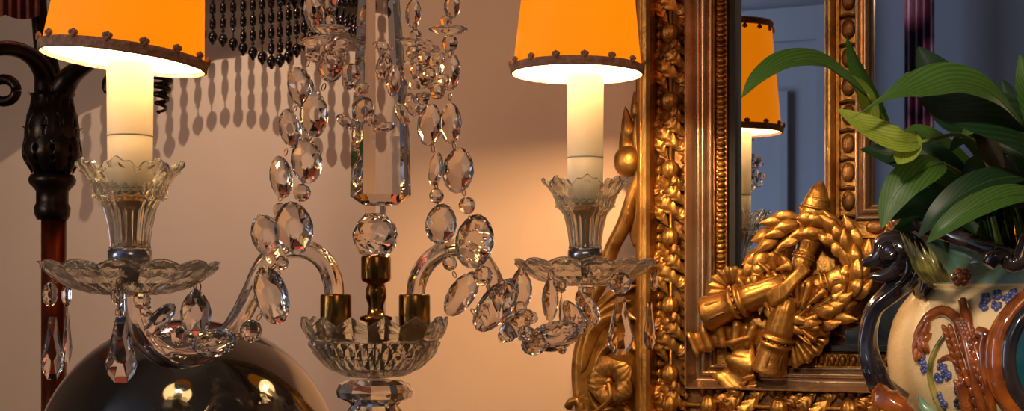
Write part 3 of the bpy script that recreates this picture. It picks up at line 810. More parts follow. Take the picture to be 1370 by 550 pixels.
chain('crystal chain falling left of the spire, nearer strand ending on the left glass arm', GT, [
    ('o', 442, -80, 30, 60), ('r', 441, -42, 18, 18), ('o', 440, -8, 24, 48, 6, 30), ('r', 441, 29, 18, 18), ('f', 441, 39, 48, 14, 0), ('o', 444, 86, 36, 50, -12, 10), ('o', 420, 153, 38, 64, 0, 8), ('o', 410, 215, 42, 62, 6, 6), ('r', 404, 258, 24, 22),
    ('o', 393, 305, 52, 72, 8, 5), ('r', 377, 352, 19, 19), ('o', 363, 395, 46, 82, 16, -12), ('r', 336, 443, 30, 30), ('o', 287, 458, 62, 40, 10, 0), ], lambda x: 1.005 if x > 400 else dl(x)-0.030)
chain('crystal chain falling left of the spire, outer strand with the bluish top crystal', GT, [
    ('o', 424, -60, 28, 56), ('o', 420, 16, 26, 54, 8, 20), ('f', 426, 54, 50, 14, 8), ('r', 416, 66, 18, 18), ('o', 403, 118, 36, 60, 18, -10), ('o', 388, 172, 30, 54, 12, 8), ('o', 376, 237, 32, 58, 8, -14), ('r', 374, 281, 19, 19), ('o', 358, 316, 42, 62, 22, 16)], lambda x: 1.035 if x > 395 else dl(x)+0.012)
chain('crystal chain falling right of the spire, inner strand nearest the spire', GT, [
    ('o', 556, -60, 26, 52), ('o', 553, 18, 21, 40, -4, 20), ('r', 556, 47, 16, 14), ('f', 556, 57, 46, 14, -6), ('o', 548, 100, 24, 40, 10, 20), ('o', 575, 167, 34, 58, -6, 10), ('o', 583, 226, 20, 46, -8, -40), ('r', 584, 262, 20, 20), ('o', 590, 300, 42, 56, -8, 10),
    ('r', 602, 352, 20, 20), ('o', 618, 393, 36, 70, -34, 0), ('r', 641, 430, 18, 18)], lambda x: drr(max(x, 560))-0.02)
chain('crystal chain falling right of the spire, outer strand ending on the right glass arm', GT, [
    ('o', 604, -50, 26, 50), ('o', 605, 8, 22, 34, -4, 20), ('r', 597, 29, 17, 17), ('f', 600, 40, 50, 13, 0), ('r', 602, 58, 22, 22), ('o', 601, 94, 30, 56, 0, 12), ('o', 603, 165, 30, 56, 0, -10), ('o', 613, 228, 42, 62, -6, 6), ('r', 625, 275, 23, 23), ('o', 635, 323, 52, 74, -10, 5),
    ('r', 646, 369, 27, 27), ('o', 664, 408, 44, 86, -38, 0), ('r', 703, 446, 22, 22), ('o', 740, 447, 74, 34, 14, 0), ('o', 786, 412, 26, 52, 30, 10)], lambda x: drr(max(x, 560))-0.042)
# clusters of small florets and beads tied in the swag across the spire
chain('small crystal cluster swag crossing in front of the spire, left part', 'crystal cluster swags around the spire', [
    ('f', 452, 62, 38, 16, 20), ('r', 455, 72, 20, 20), ('r', 432, 70, 16, 16), ('f', 424, 78, 34, 14, -20), ('r', 470, 98, 26, 24), ('r', 466, 112, 16, 16), ('f', 484, 120, 22, 16, 30), ('o', 463, 163, 30, 16, -35, 0), ('o', 486, 148, 28, 38, -20, 20), ('r', 497, 160, 18, 18), ('o', 514, 170, 30, 14, 10, 0)], 1.0)
chain('small crystal cluster swag crossing in front of the spire, right part', 'crystal cluster swags around the spire', [
    ('r', 552, 70, 18, 18), ('f', 572, 62, 34, 14, -20), ('r', 568, 78, 20, 20), ('f', 585, 80, 26, 16, 30), ('r', 556, 92, 18, 18), ('r', 575, 100, 20, 20), ('f', 562, 112, 34, 16, 12), ('r', 585, 122, 22, 22), ('r', 566, 132, 18, 18), ('o', 552, 140, 22, 34, 24, 0), ('o', 538, 152, 18, 34, 24, 10), ('r', 594, 108, 18, 18), ('o', 527, 108, 20, 44, -6, 10), ('f', 512, 62, 26, 12, -12), ('o', 514, 90, 22, 40, -10, 10)], 1.0)
chain('crystals wound along the lower bend of the left glass arm', 'crystal garlands wound on the glass arms', [
    ('r', 190, 402, 24, 24), ('r', 196, 416, 16, 16), ('o', 214, 428, 26, 58, -42, 0), ('r', 240, 449, 26, 24), ('r', 256, 452, 16, 16)], lambda x: dl(x)-0.022)
chain('crystals wound along the lower bend of the right glass arm', 'crystal garlands wound on the glass arms', [
    ('r', 696, 412, 18, 18), ('r', 712, 425, 16, 16), ('o', 690, 436, 30, 60, -48, 0), ('o', 716, 458, 34, 40, -60, 0), ('r', 760, 432, 18, 18), ('o', 768, 424, 24, 50, 30, 0), ('r', 752, 468, 12, 12)], lambda x: drr(x)-0.02)
def drop(label, hook, d, parts):
    r = root('crystal_drop', P(hook[0], hook[1], d), label, 'crystal drop', 'crystal drops hanging from the drip pans')
    s_ = d/F; path = [P(hook[0], hook[1], d)]
    for (kd, x, y, w, h, yaw) in parts:
        c = P(x, y, d); R = Matrix.Rotation(math.radians(yaw), 3, 'Z')
        if kd == 'b': brilliant(c, w*s_, h*s_, w*s_*0.27, R, taper=0).link('button', 'crystal', r)
        elif kd == 'p': MB().gem(c, coffin(w*s_, h*s_), w*s_*0.24, RG, R).link('pendant', 'crystal', r)
        elif kd == 't': brilliant(c, w*s_, h*s_, w*s_*0.25, R, taper=0.45).link('pendant', 'crystal', r)
        path.append(P(x, y-h/2, d)); 
    a_ = P(hook[0], hook[1]+6, d)
    MB().tube([a_+Vector((0.0022*math.cos(t/8*2*PI), 0, 0.004*math.sin(t/8*2*PI))) for t in range(9)], 0.0005, 5).link('hook', 'wire', r)
    MB().tube(path, 0.00032, 5).link('wire', 'wire', r)
drop('long crystal drop at the far left edge of the left drip pan', (75, 366), 0.93, [('b', 67, 394, 20, 34, 20), ('p', 70, 466, 30, 84, 12)])
drop('short-buttoned crystal drop beside the far left one under the left pan', (92, 368), 0.955, [('b', 89, 394, 18, 32, -30), ('p', 90, 452, 14, 66, 40)])
drop('large crystal drop hanging from the front of the left drip pan', (160, 374), 0.89, [('b', 158, 396, 20, 24, 10), ('b', 160, 418, 12, 16, 10), ('p', 162, 468, 42, 88, 8)])
drop('plain pear crystal hanging from the right side of the left drip pan', (264, 378), 0.93, [('t', 262, 418, 42, 64, 12)])
drop('pear crystal hanging from the left edge of the right drip pan', (697, 356), 1.15, [('t', 697, 386, 32, 56, 20)])
drop('slender crystal hanging under the left half of the right drip pan', (737, 362), 1.12, [('t', 736, 400, 24, 60, 20)])
drop('thin crystal drop under the middle of the right drip pan', (752, 376), 1.14, [('b', 751, 384, 14, 16, 0), ('t', 751, 418, 12, 44, 60)])
drop('long crystal drop hanging from the front right of the right drip pan', (830, 362), 1.10, [('b', 830, 379, 30, 30, 0), ('p', 830, 436, 36, 78, 6)])
drop('narrow crystal drop at the far right edge of the right drip pan', (875, 358), 1.15, [('b', 875, 376, 13, 26, 10), ('p', 869, 436, 18, 64, 20)])

# ================= BLACK GLOBE =================
gd = 1.15; gr = 202/F*gd; gc = P(253, 627, gd); gc.z = SZ+gr
g_ = MB().ball(gc, gr, segs=96, rings=64).link('black_globe', 'blackball'); tag(g_, 'large shiny black lacquered globe standing behind the left glass arm', 'globe')

# ================= BRONZE LAMP WITH BEADED SHADE =================
BD = 1.75; bx_ = P(72, 0, BD).x
bl = root('bronze_lamp', (bx_, BD, 0), 'tall dark bronze lamp with acanthus capital, copper column and bead-fringed rust shade', 'lamp')
lathe_px(72, BD, [(16.5, 285), (16.5, 900), (16.5, HY+CZ/BD*F-70)], 28).link('column', 'copper', bl)
z0 = HY+CZ/BD*F
lathe_px(72, BD, [(5, z0-72), (24, z0-70), (30, z0-60), (60, z0-40), (110, z0-22), (130, z0-10), (130, z0), (5, z0)], 40).link('base', 'bronze', bl)
lathe_px(70, BD, [(5, 296), (20, 294), (23, 287), (24, 278), (21, 272), (21, 256), (26, 250), (30, 246), (31, 240), (28, 234), (20, 232), (20, 225), (28, 214), (33, 195), (33, 175), (30, 155), (26, 135), (22, 118), (14, 112), (3, 110)], 40, rf=lambda t, i: 1+(0.05*math.cos(8*t) if i > 11 else 0)).link('capital', 'bronze', bl)
s_ = BD/F
for k in range(10):
    for (ya, ym, yb, ra, rm_, rb_) in ((228, 180, 126, 25, 36.5, 31), (232, 208, 170, 27, 39, 38)):
        t = 2*PI*(k+(0.5 if yb > 150 else 0))/10; dv = Vector((math.cos(t), math.sin(t), 0))
        c = lambda y, r: P(70, y, BD)+dv*r*s_
        MB().leaf([c(ya, ra), c(ym, rm_), c(yb+8, rb_-3), c(yb, rb_+1)], 0.028, dv, fold=-0.1, lobes=6, lobe_amp=0.55, n=22, m=6, thick=0.002).link('acanthus_leaf', 'bronze', bl)
for pts in ([(66, 130, 1.75), (60, 100, 1.74), (45, 78, 1.72), (22, 66, 1.70), (-5, 66, 1.68), (-30, 80, 1.68)], [(76, 130, 1.75), (92, 105, 1.74), (110, 90, 1.72), (135, 75, 1.70), (165, 80, 1.68), (190, 100, 1.68)], [(68, 135, 1.76), (62, 80, 1.75), (55, 40, 1.75), (52, 0, 1.75), (56, -60, 1.75), (70, -140, 1.75)]):
    MB().tube(spl([P(*p) for p in pts], 30), lerps([0.018, 0.013, 0.010, 0.009, 0.008, 0.006], 30), 12).link('branch', 'bronze', bl)
# scroll at the left and the twisted finial below the orange shade
MB().tube([P(5+17*math.cos(t/20*2*PI), 121+15*math.sin(t/20*2*PI), 1.69) for t in range(21)], 0.006, 10).link('scroll', 'bronze', bl)
MB().tube([P(216+(13-t*0.13)*math.cos(t*0.45), 96+t*0.85, 1.66)+Vector((0, 0.010*math.sin(t*0.45), 0)) for t in range(68)], lerps([0.0035, 0.0035, 0.0028, 0.0012], 67), 8).link('spiral_finial', 'bronze', bl)
MB().tube([P(216, 60, 1.67), P(216, 98, 1.66)], 0.004, 8).link('finial_stem', 'bronze', bl)
MB().tube([P(190, 100, 1.68), P(205, 85, 1.67), P(216, 62, 1.67)], 0.005, 8).link('finial_branch', 'bronze', bl)
MB().leaf([P(140, 125, 1.66), P(150, 105, 1.66), P(160, 85, 1.67)], 0.02, (0, -1, 0), fold=-0.2, n=10, m=4, thick=0.002).link('branch_leaf', 'bronze', bl)
# pagoda shade with scalloped hem
RO = 0.36; sx, sy = bx_+0.004, BD
shz = 1.745
TBL = [(0, 60), (12, 54), (24, 44), (33, 26), (36, 46), (44, 60), (50, 80), (55, 90), (62, 74), (68, 60), (76, 50), (82, 50), (90, 66), (96, 70), (105, 76)]
def ybot(deg):
    for (a, b) in zip(TBL[:-1], TBL[1:]):
        if a[0] <= deg <= b[0]: return a[1]+(b[1]-a[1])*(deg-a[0])/(b[0]-a[0])
    return 50
sm_ = MB(); rows = []
for i in range(9):
    q = i/8
    rows.append([Vector((sx+((RO-0.06)*(1-q)**0.8+0.06)*math.cos(2*PI*j/96)*(1+0.012*(j % 2)), sy+((RO-0.06)*(1-q)**0.8+0.06)*math.sin(2*PI*j/96)*(1+0.012*(j % 2)), shz+q*0.26)) for j in range(96)])
sm_.grid(rows, True, False); shd = sm_.link('lamp_shade', 'rust', bl)
# pleated silk skirt hanging inside at the left, just showing over the orange shade
rows = []
for i in range(4):
    rows.append([P(-40+j*2.4, -40+i*20+6*abs(math.sin(j*0.16)), 1.69+0.004*math.sin(j*1.3)) for j in range(40)])
MB().grid(rows, False, False).link('silk_skirt', 'rust', shd)
def strand(top, L, r=0.0046):
    mb = MB(); z = 0.0
    mb.tube([top, top-Vector((0, 0, L))], 0.0009, 5)
    e = L-0.012
    while z < e-0.014:
        c_ = top-Vector((0, 0, z+0.008))
        mb.lathe(c_, [(r*.45, -.0078), (r*.9, -.0062), (r, -.002), (r, .002), (r*.9, .0062), (r*.45, .0078)], 8); z += 0.0165
        mb.ball(top-Vector((0, 0, z+0.0022)), 0.0030, segs=6, rings=4); z += 0.0045
    mb.ball(top-Vector((0, 0, L-0.006)), 0.0068, 0.0068, 0.0085, segs=10, rings=7)
    mb.ball(top-Vector((0, 0, L)), 0.0032, 0.0032, 0.005, segs=7, rings=5)
    mb.link('bead_strand', 'jet', shd)
k = -98.0
while k <= 101:
    t = math.radians(k)
    top = Vector((sx+RO*math.cos(t), sy+RO*math.sin(t), shz))
    L = max(0.05, shz-(CZ+(HY-ybot(k))/F*top.y)) if k >= 0 else 0.10+0.03*abs(math.sin(3*t))
    strand(top, L); k += 2.65
pt('fringe_lamp_light', Vector((sx+0.02, sy+0.045, shz+0.20)), 9.0, (1.0, 0.80, 0.62), 0.003)
MB().ball(Vector((sx, sy, shz+0.235)), 0.024, segs=16, rings=10).link('bulb', 'bulb', bl)
MB().tube([P(70, -140, 1.75), Vector((sx, sy, shz+0.21))], 0.006, 8).link('bulb_stem', 'bronze', bl)

# ================= VASE =================
VX, VD = 1415, 1.0
vc = P(VX, HY, VD)
VT = [(384, 176), (388, 186), (398, 195), (412, 205), (430, 214), (455, 220), (480, 222), (505, 219), (530, 211), (560, 194), (600, 155), (635, 112), (650, 100), (665, 104), (690, 122), (716, 130), (720, 128)]
vbase = Vector((vc.x, VD, CZ+(HY-720)/F*VD))
stand = MB().lathe(Vector((vc.x, VD, SZ)), [(0.06, 0), (0.085, 0), (0.088, 0.012), (0.07, 0.02), (0.066, vbase.z-SZ-0.02), (0.085, vbase.z-SZ-0.01), (0.085, vbase.z-SZ), (0.002, vbase.z-SZ)], 40).link('wooden_stand', 'wood')
tag(stand, 'round dark wooden stand lifting the vase above the sideboard', 'stand')
vase = root('majolica_vase', vbase, 'glazed cream jardiniere with dark dolphin-head handle, wheat relief and teal cartouche', 'vase')
def lv(tbl, **k):
    return MB().lathe(vc, [(r/F*VD, (HY-y)/F*VD) for y, r in tbl], **k)
body = lv(VT, segs=96); bo = body.link('body', 'cream', vase)
bv = BVHTree.FromPolygons([tuple(p) for p in body.v], body.f)
def on(x, y, off=0.0):
    c = Vector((0, 0, CZ)); d = (P(x, y, 1)-c).normalized(); h = bv.ray_cast(c, d)
    if h[0] is None:
        p = P(x, y, VD-0.02); return p
    n = h[1]; n = n if n.y < 0 else -n
    return h[0]+n*off
# neck: flares and rises towards each handle
def rise(t):
    a_ = abs(math.cos(t)); return max(0.0, (a_-0.50)/0.50)**1.4
rows = []; rimp = []
for (q, r0_, r1_) in ((0, 176, 176), (0.3, 176, 180), (0.6, 178, 190), (1.0, 182, 210)):
    rows.append([])
    for j in range(96):
        t = 2*PI*j/96; ri = rise(t); rr = (r0_+(r1_-r0_)*ri)/F*VD; y = 384-q*(30+(54)*ri)
        rows[-1].append(Vector((vc.x+rr*math.cos(t), VD+rr*math.sin(t), CZ+(HY-y)/F*VD)))
inner_ = [[Vector((vc.x+(p.x-vc.x)*0.95, VD+(p.y-VD)*0.95, p.z)) for p in r] for r in reversed(rows)]
nk = MB().grid(rows+inner_, True, False); nko = nk.link('neck', 'greenglaze', vase)
MB().tube(rows[-1]+[rows[-1][0], rows[-1][1]], 0.0052, 10).link('rolled_rim', 'darkglaze', nko)
lv([(386, 178), (384, 181), (381, 178)], segs=96).link('neck_band', 'cream', nko)
# acanthus on the neck corner
rn = random.Random(11)
for k in range(13):
    f = k/12; x0 = 1238+f*34; y0 = 380-2*f
    x2 = 1204+f*46; y2 = 303+f*34; dd = 0.948-0.028*f
    MB().leaf([P(x0, y0, dd), P((x0+x2)/2+rn.uniform(-3, 3), (y0+y2)/2+4, dd-0.004), P(x2, y2+rn.uniform(0, 12), dd)], .0055, (-0.3, -1, 0), fold=-0.4, lobes=3, lobe_amp=0.3, n=18, m=6, thick=0.0015).link('acanthus_frond', 'oliveglaze', nko)
mb = MB()
for k in range(6):
    t = k/6*2*PI; mb.ball(P(1286+8*math.cos(t), 371+7*math.sin(t), 0.905), 0.003, segs=8, rings=5)
mb.ball(P(1286, 371, 0.902), 0.003, segs=8, rings=5)
mb.link('neck_flower', 'brownglaze', nko)
# rim ornament towards the middle
MB().tube(spl([P(x, y, 0.90) for x, y in ((1322, 356), (1330, 345), (1342, 342), (1350, 352), (1362, 350), (1368, 335), (1372, 318), (1380, 315), (1390, 330))], 40), lerps([0.004, 0.006, 0.004, 0.005, 0.006, 0.005, 0.004, 0.005, 0.006], 40), 10).link('rim_scroll', 'darkglaze', nko)
sl = MB().lathe(Vector((vc.x, VD, CZ+(HY-362)/F*VD)), [(0.002, 0.004), (0.05, 0.003), (0.078, 0)], 40).link('soil', 'soil', vase)
# handle: S-shaped neck with dolphin head
hp = [(1236, 392), (1228, 368), (1218, 362), (1206, 378), (1188, 396), (1170, 414), (1162, 440), (1161, 468), (1170, 496), (1182, 520), (1206, 540)]
hd = [0.985, .975, .972, .972, .97, .97, .97, .97, .97, .975, .975]
hpts = spl([P(x, y, d) for (x, y), d in zip(hp, hd)], 60)
ho = MB().tube(hpts, lerps([0.006, 0.0085, 0.0092, 0.0078, 0.0064, 0.0056, 0.0056, 0.0062, 0.0074, 0.008, 0.0075], 60), 24, lobes=5, amp=0.10, twist=0.05).link('handle', 'darkglaze', vase)
hh = MB()
hcx = [(1226, 360, .0105), (1216, 345, .0142), (1201, 336, .0148), (1187, 336, .0122), (1177, 344, .0078), (1166, 350, .0046), (1153, 352, .0020)]
hh.tube(spl([P(x, y, .970) for x, y, r in hcx], 30), lerps([r for _, _, r in hcx], 30), 20)
hh.tube(spl([P(x, y, .968) for x, y in ((1206, 354), (1192, 364), (1178, 370), (1164, 369))], 16), lerps([.0085, .006, .004, .0018], 16), 14)
hho = hh.link('dolphin_head', 'darkglaze', ho)
MB().tube([P(1186+(11-t*0.35)*math.cos(t*0.6), 334+(11-t*0.35)*math.sin(t*0.6), .954) for t in range(26)], 0.0019, 8).link('eye_scroll', 'darkglaze', hho)
MB().ball(P(1186, 335, .955), 0.0032, segs=10, rings=6).link('eye', 'blueglaze', hho)
for (pts) in ([(1205, 323), (1222, 336), (1228, 360), (1216, 385)], [(1196, 326), (1212, 340), (1216, 360), (1205, 378)], [(1214, 322), (1234, 345), (1238, 372), (1232, 392)]):
    MB().tube(spl([P(x, y, .958) for x, y in pts], 20), lerps([.001, .0028, .003, .001], 20), 8).link('mane_lock', 'darkglaze', hho)
MB().leaf([P(1176, 512, .962), P(1185, 528, .955), P(1205, 545, .95), P(1225, 552, .95)], .022, (0, -1, 0), fold=-.3, lobes=3, n=16, m=6, thick=.003).link('handle_foot', 'brownglaze', ho)
# relief on the body
def relief(pts, rad, m, name, off=0.002, n=40, **k):
    sp = spl([Vector((x, y, 0)) for x, y in pts], n); w = [on(p.x, p.y, off) for p in sp]
    return MB().tube(w, lerps(rad, n), 10, **k).link(name, m, bo)
relief([(1233, 462), (1236, 440), (1248, 424), (1266, 418), (1282, 428), (1292, 448), (1300, 480), (1310, 520), (1322, 560)], [.002, .003, .0035, .0038, .0035, .003, .003, .0035, .0035], 'brownglaze', 'wheat_stalk')
relief([(1290, 405), (1296, 425), (1302, 455), (1318, 500), (1330, 550)], [.003, .0035, .0025, .003, .003], 'brownglaze', 'wheat_stalk')
relief([(1268, 446), (1255, 465), (1246, 490), (1248, 515), (1258, 540), (1268, 560)], [.0015, .0018, .002, .002, .002, .002], 'oliveglaze', 'flower_stem', .001)
relief([(1285, 485), (1270, 478), (1256, 484)], [.0015, .0018, .001], 'brownglaze', 'flower_stem', .001)
relief([(1310, 445), (1320, 450), (1316, 470), (1322, 520), (1330, 560)], [.004, .004, .003, .003, .003], 'brownglaze', 'wheat_stalk')
def ear(pts, m='brownglaze', w=5.0):
    sp = spl([Vector((x, y, 0)) for x, y in pts], 13); mb = MB()
    for i, p in enumerate(sp[:-1]):
        t = (sp[i+1]-p).normalized(); nx, ny = -t.y, t.x
        for sg in (-1, 0, 1):
            q = on(p.x+nx*sg*w+t.x*(3 if sg == 0 else 0), p.y+ny*sg*w+t.y*(3 if sg == 0 else 0), .0035 if sg == 0 else .002)
            an = math.atan2(t.x, t.y)+sg*0.4
            mb.ball(q, 0.0020, 0.0018, 0.0042, 8, 6, R=Matrix.Rotation(-an, 3, 'Y'))
    mb.link('wheat_ear', m, bo)
ear([(1276, 440), (1284, 466), (1296, 500), (1310, 540), (1316, 562)], w=8)
ear([(1240, 450), (1233, 462), (1232, 476)], w=4)
ear([(1238, 468), (1235, 450), (1242, 432)], w=4)
ear([(1292, 430), (1300, 450), (1312, 490), (1326, 540)], w=4)
ear([(1288, 512), (1296, 540), (1300, 562)], w=4)
def flower(x, y, r=4.6, m='blueglaze'):
    mb = MB()
    for k in range(5):
        t = k/5*2*PI+random.random(); q_ = on(x+r*.9*math.cos(t), y+r*.9*math.sin(t), .001); mb.ball(q_, 0.0018, 0.0009, 0.0018, 8, 5)
    mb.ball(on(x, y, .0015), .0011, segs=8, rings=5); mb.link('blue_flower', m, bo)
for (x, y) in ((1320, 400), (1335, 396), (1348, 402), (1334, 410), (1318, 410), (1357, 395), (1236, 482), (1240, 494), (1262, 492), (1268, 502), (1258, 505), (1256, 530), (1262, 540)):
    flower(x, y)
MB().leaf([on(1256, 556, .002), on(1244, 542, .003), on(1232, 528, .002)], .008, (0, -1, 0), fold=-.2, n=10, m=4, thick=.001).link('relief_leaf', 'greenglaze', bo)
mb = MB()
for k in range(26):
    mb.ball(on(1285+random.uniform(-7, 7), 532+random.uniform(-14, 14), .001), .0013, segs=6, rings=4)
mb.link('berry_cluster', 'darkglaze', bo)
# cartouche ring with teal panel
def el(t, rx, ry): return (1420+rx*math.cos(t), 480+ry*math.sin(t))
cpts = [el(PI*2*k/80, 84, 92) for k in range(80)]
def on2(x, y, off):
    ex, ey = (x-VX)/222.0, 0
    return on(x, y, off)
for (rx, ry, rad, m, nm) in ((84, 92, .0062, 'brownglaze', 'cartouche_ring'), (70, 78, .0055, 'darkglaze', 'cartouche_inner_ring'), (96, 104, .003, 'brownglaze', 'cartouche_outer_ring')):
    w = [on(*el(2*PI*k/80, rx, min(ry, 92)), .002) for k in range(80)]
    MB().tube(w+[w[0]], rad, 12).link(nm, m, bo)
rows = []
for i in range(8):
    k_ = i/7*0.96+0.02
    rows.append([on(*el(2*PI*j/48, 68*k_, 76*k_), .0035) for j in range(48)])
MB().grid(rows, True, False).link('cartouche_panel', 'tealglaze', bo)

# ================= PEACE LILY =================
pot = P(1400, 362, VD)
lily = root('peace_lily', pot, 'leafy green peace lily growing in the majolica vase in front of the mirror', 'plant')
def lleaf(pts, w, m='leaf', nrm=(0.1, -0.9, 0.45), fold=0.12, base=None, curl=0.0, pr=0.0018, shape=None):
    sp = [P(*p) for p in pts]
    o = MB().leaf(sp, w*sp[1].y/F, nrm, fold=fold, n=30, m=8, curl=curl, shape=shape).link('leaf', m, lily)
    mid = spl(sp, 24); nv = Vector(nrm).normalized()
    MB().tube([p-nv*0.0002 for p in mid[:23]], lerps([0.0007, 0.0004, 0.0002], 22), 5).link('midrib', 'leaf' if m != 'leaf_lt' else 'leaf_lt', o)
    if base:
        bs = [sp[0]]+[P(*b_) for b_ in base]
        MB().tube(spl(bs, 20), lerps([0.0011, pr, pr*1.2], 20), 7).link('petiole', 'stem' if m != 'leaf_dk' else 'leaf', lily)
# base of spine first, tip last
lleaf([(1160, 128, .90), (1130, 105, .885), (1095, 84, .87), (1050, 84, .855), (1015, 104, .845), (992, 131, .84)], 42, 'leaf', (0.0, -0.75, 0.65), .16, [(1185, 165, .93), (1250, 230, .97), (1330, 345, .99)], pr=.0028)
lleaf([(1192, 178, .93), (1172, 135, .92), (1150, 90, .91), (1133, 48, .90)], 36, 'leaf', (-0.8, -0.6, 0.1), .25, [(1240, 240, .96), (1325, 345, .98)], pr=.0026)
lleaf([(1172, 170, .915), (1165, 140, .91), (1155, 118, .905), (1140, 100, .90)], 26, 'leaf_lt', (-0.6, -0.8, 0.1), .25)
lleaf([(1372, 172, .86), (1330, 128, .845), (1280, 108, .84), (1235, 114, .84), (1205, 122, .84), (1175, 136, .84), (1140, 158, .84)], 68, 'leaf', (0.05, -0.7, 0.7), .06, [(1400, 230, .9), (1380, 350, .97)], curl=-.02, shape=lambda k: max(.02, (math.sin(PI*min(1, k/0.72))**0.7 if k < 0.55 else 0.76*(1-(k-0.55)/0.45)**2.2+0.10*(1-k)/0.45)))
lleaf([(1410, 215, .87), (1360, 172, .86), (1310, 150, .86), (1260, 140, .87), (1222, 122, .875)], 84, 'leaf_dk', (0.0, -0.85, 0.5), .06, [(1410, 290, .93), (1380, 350, .97)])
lleaf([(1232, 190, .87), (1205, 190, .86), (1170, 175, .86), (1143, 160, .86), (1120, 146, .86)], 38, 'leaf_lt', (0.0, -0.9, 0.4), .12, [(1290, 182, .9), (1330, 230, .95), (1360, 345, .98)], pr=.0014)
lleaf([(1226, 178, .872), (1215, 195, .866), (1206, 210, .862), (1201, 220, .86)], 36, 'leaf_lt', (0.0, -0.95, 0.2), .1)
lleaf([(1300, 175, .95), (1275, 140, .945), (1250, 100, .94), (1228, 62, .94)], 66, 'leaf_dk', (-0.3, -0.9, 0.2), .12, [(1330, 230, .97), (1360, 345, .99)])
lleaf([(1262, 218, .90), (1240, 225, .885), (1210, 245, .88), (1190, 275, .88), (1180, 306, .88)], 48, 'leaf', (-0.2, -0.9, 0.3), .08, [(1300, 250, .94), (1350, 350, .98)])
lleaf([(1370, 236, .88), (1330, 240, .87), (1290, 258, .865), (1255, 285, .865), (1228, 318, .87)], 44, 'leaf_dk', (0.0, -0.7, 0.6), .1, [(1400, 280, .92), (1390, 350, .97)])
lleaf([(1400, 262, .86), (1350, 262, .85), (1300, 280, .845), (1262, 305, .845), (1240, 325, .85)], 36, 'leaf', (0.0, -0.8, 0.5), .14, [(1420, 300, .9), (1400, 350, .95)])
lleaf([(1290, 245, .93), (1255, 238, .93), (1215, 215, .935), (1180, 205, .94), (1150, 200, .94)], 44, 'leaf_dk', (0.0, -0.9, 0.4), .1, [(1330, 290, .96), (1360, 350, .98)])
lleaf([(1400, 200, .84), (1390, 150, .835), (1375, 110, .83), (1364, 72, .83)], 40, 'leaf', (-0.5, -0.8, 0.1), .2, [(1420, 280, .9), (1410, 350, .95)])
lleaf([(1350, 210, .93), (1348, 170, .93), (1346, 130, .93), (1340, 105, .93)], 40, 'leaf_dk', (-0.4, -0.9, 0.1), .15, [(1370, 280, .96), (1380, 350, .98)])
rnd_ = random.Random(3)
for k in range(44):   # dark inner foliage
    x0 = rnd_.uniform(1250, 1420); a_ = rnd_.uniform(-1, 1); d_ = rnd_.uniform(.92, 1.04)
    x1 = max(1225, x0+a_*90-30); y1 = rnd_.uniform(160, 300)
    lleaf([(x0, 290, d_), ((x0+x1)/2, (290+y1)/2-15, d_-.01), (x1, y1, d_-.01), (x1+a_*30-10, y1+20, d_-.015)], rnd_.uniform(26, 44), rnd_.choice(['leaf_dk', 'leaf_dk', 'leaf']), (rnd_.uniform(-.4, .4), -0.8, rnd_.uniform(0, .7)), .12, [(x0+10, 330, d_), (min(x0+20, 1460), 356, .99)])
for k in range(14):
    x0 = 1240+k*12; x1 = x0+rnd_.uniform(10, 60); d_ = rnd_.uniform(.9, .98)
    MB().tube(spl([P(x0, rnd_.uniform(190, 240), d_), P((x0+x1)/2+8, 275, d_+.01), P(max(x1, 1330), 352, .985)], 16), lerps([0.0002, 0.0012, 0.0015], 16), 6).link('petiole', 'stem', lily)
MB().leaf([P(1338, 235, .885), P(1326, 205, .88), P(1316, 178, .88), P(1318, 150, .88)], .012, (-.3, -.9, 0), fold=.4, n=16, m=6).link('withered_spathe', 'spathe', lily)

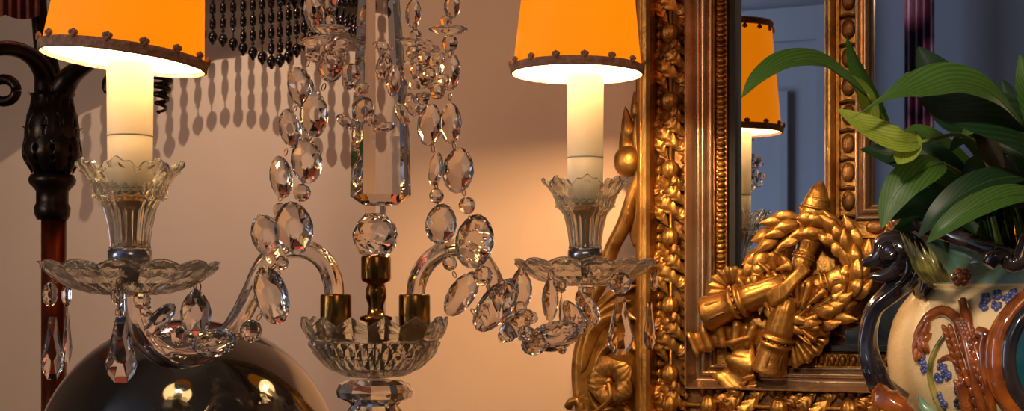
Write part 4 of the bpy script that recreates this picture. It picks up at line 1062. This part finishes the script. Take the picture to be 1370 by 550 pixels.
# ================= LIGHTS =================
w = bpy.data.worlds.new('world'); sc.world = w; w.use_nodes = True
w.node_tree.nodes['Background'].inputs[0].default_value = (0.5, 0.45, 0.42, 1); w.node_tree.nodes['Background'].inputs[1].default_value = 0.25
def area(name, loc, target, e, col, sx_, sy_):
    l = bpy.data.lights.new(name, 'AREA'); l.shape = 'RECTANGLE'; l.size = sx_; l.size_y = sy_; l.energy = e; l.color = col
    if name == 'alcove_fill': l.spread = math.radians(70)
    o = bpy.data.objects.new(name, l); COL.objects.link(o); o.location = loc
    o.rotation_euler = (Vector(target)-Vector(loc)).to_track_quat('-Z', 'Y').to_euler(); return o
area('window_light', W(-2.2, 1.5, 2.2), W(-0.9, 1.4, 3.2), 44, (0.62, 0.76, 1.0), 1.1, 1.5)
area('warm_fill', W(0.9, 2.2, 1.7), W(0.1, 1.3, 0), 3, (1.0, 0.62, 0.34), 0.5, 0.5)  # added warm fill hanging in mid-air, brightens gilding and glass
area('alcove_fill', W(-1.3, 1.7, 1.6), W(-0.7, 1.3, -0.5), 1.6, (1.0, 0.84, 0.72), 0.5, 0.5)  # added fill aimed at the alcove wall, no lamp stands there
sp = pt('vase_fill_spot', Vector((-0.25, -0.30, 1.95)), 58, (1.0, 0.84, 0.64), 0.06, 'SPOT', spot_size=math.radians(34), spot_blend=0.9)  # added spot to brighten vase and plant, not a lamp of the room
sp.rotation_euler = (Vector((0.42, 1.0, 1.24))-sp.location).to_track_quat('-Z', 'Y').to_euler()

# ================= CAMERA =================
cam = bpy.data.cameras.new('camera'); co = bpy.data.objects.new('camera', cam); COL.objects.link(co)
co.location = (0, 0, CZ); co.rotation_euler = (PI/2, 0, 0)
cam.sensor_width = 36; cam.lens = 36*F/1370; cam.shift_y = (HY-275)/1370; cam.shift_x = 0
cam.clip_start = 0.05
sc.camera = co
sc.view_settings.view_transform = 'Standard'
cy = sc.cycles
cy.use_denoising = True
cy.max_bounces = 18; cy.transmission_bounces = 16; cy.glossy_bounces = 8; cy.diffuse_bounces = 4; cy.transparent_max_bounces = 12
cy.caustics_reflective = False; cy.caustics_refractive = True; cy.blur_glossy = 0.6
cy.sample_clamp_indirect = 3.0
for o in bpy.data.objects:
    if 'wc' in o: del o['wc']
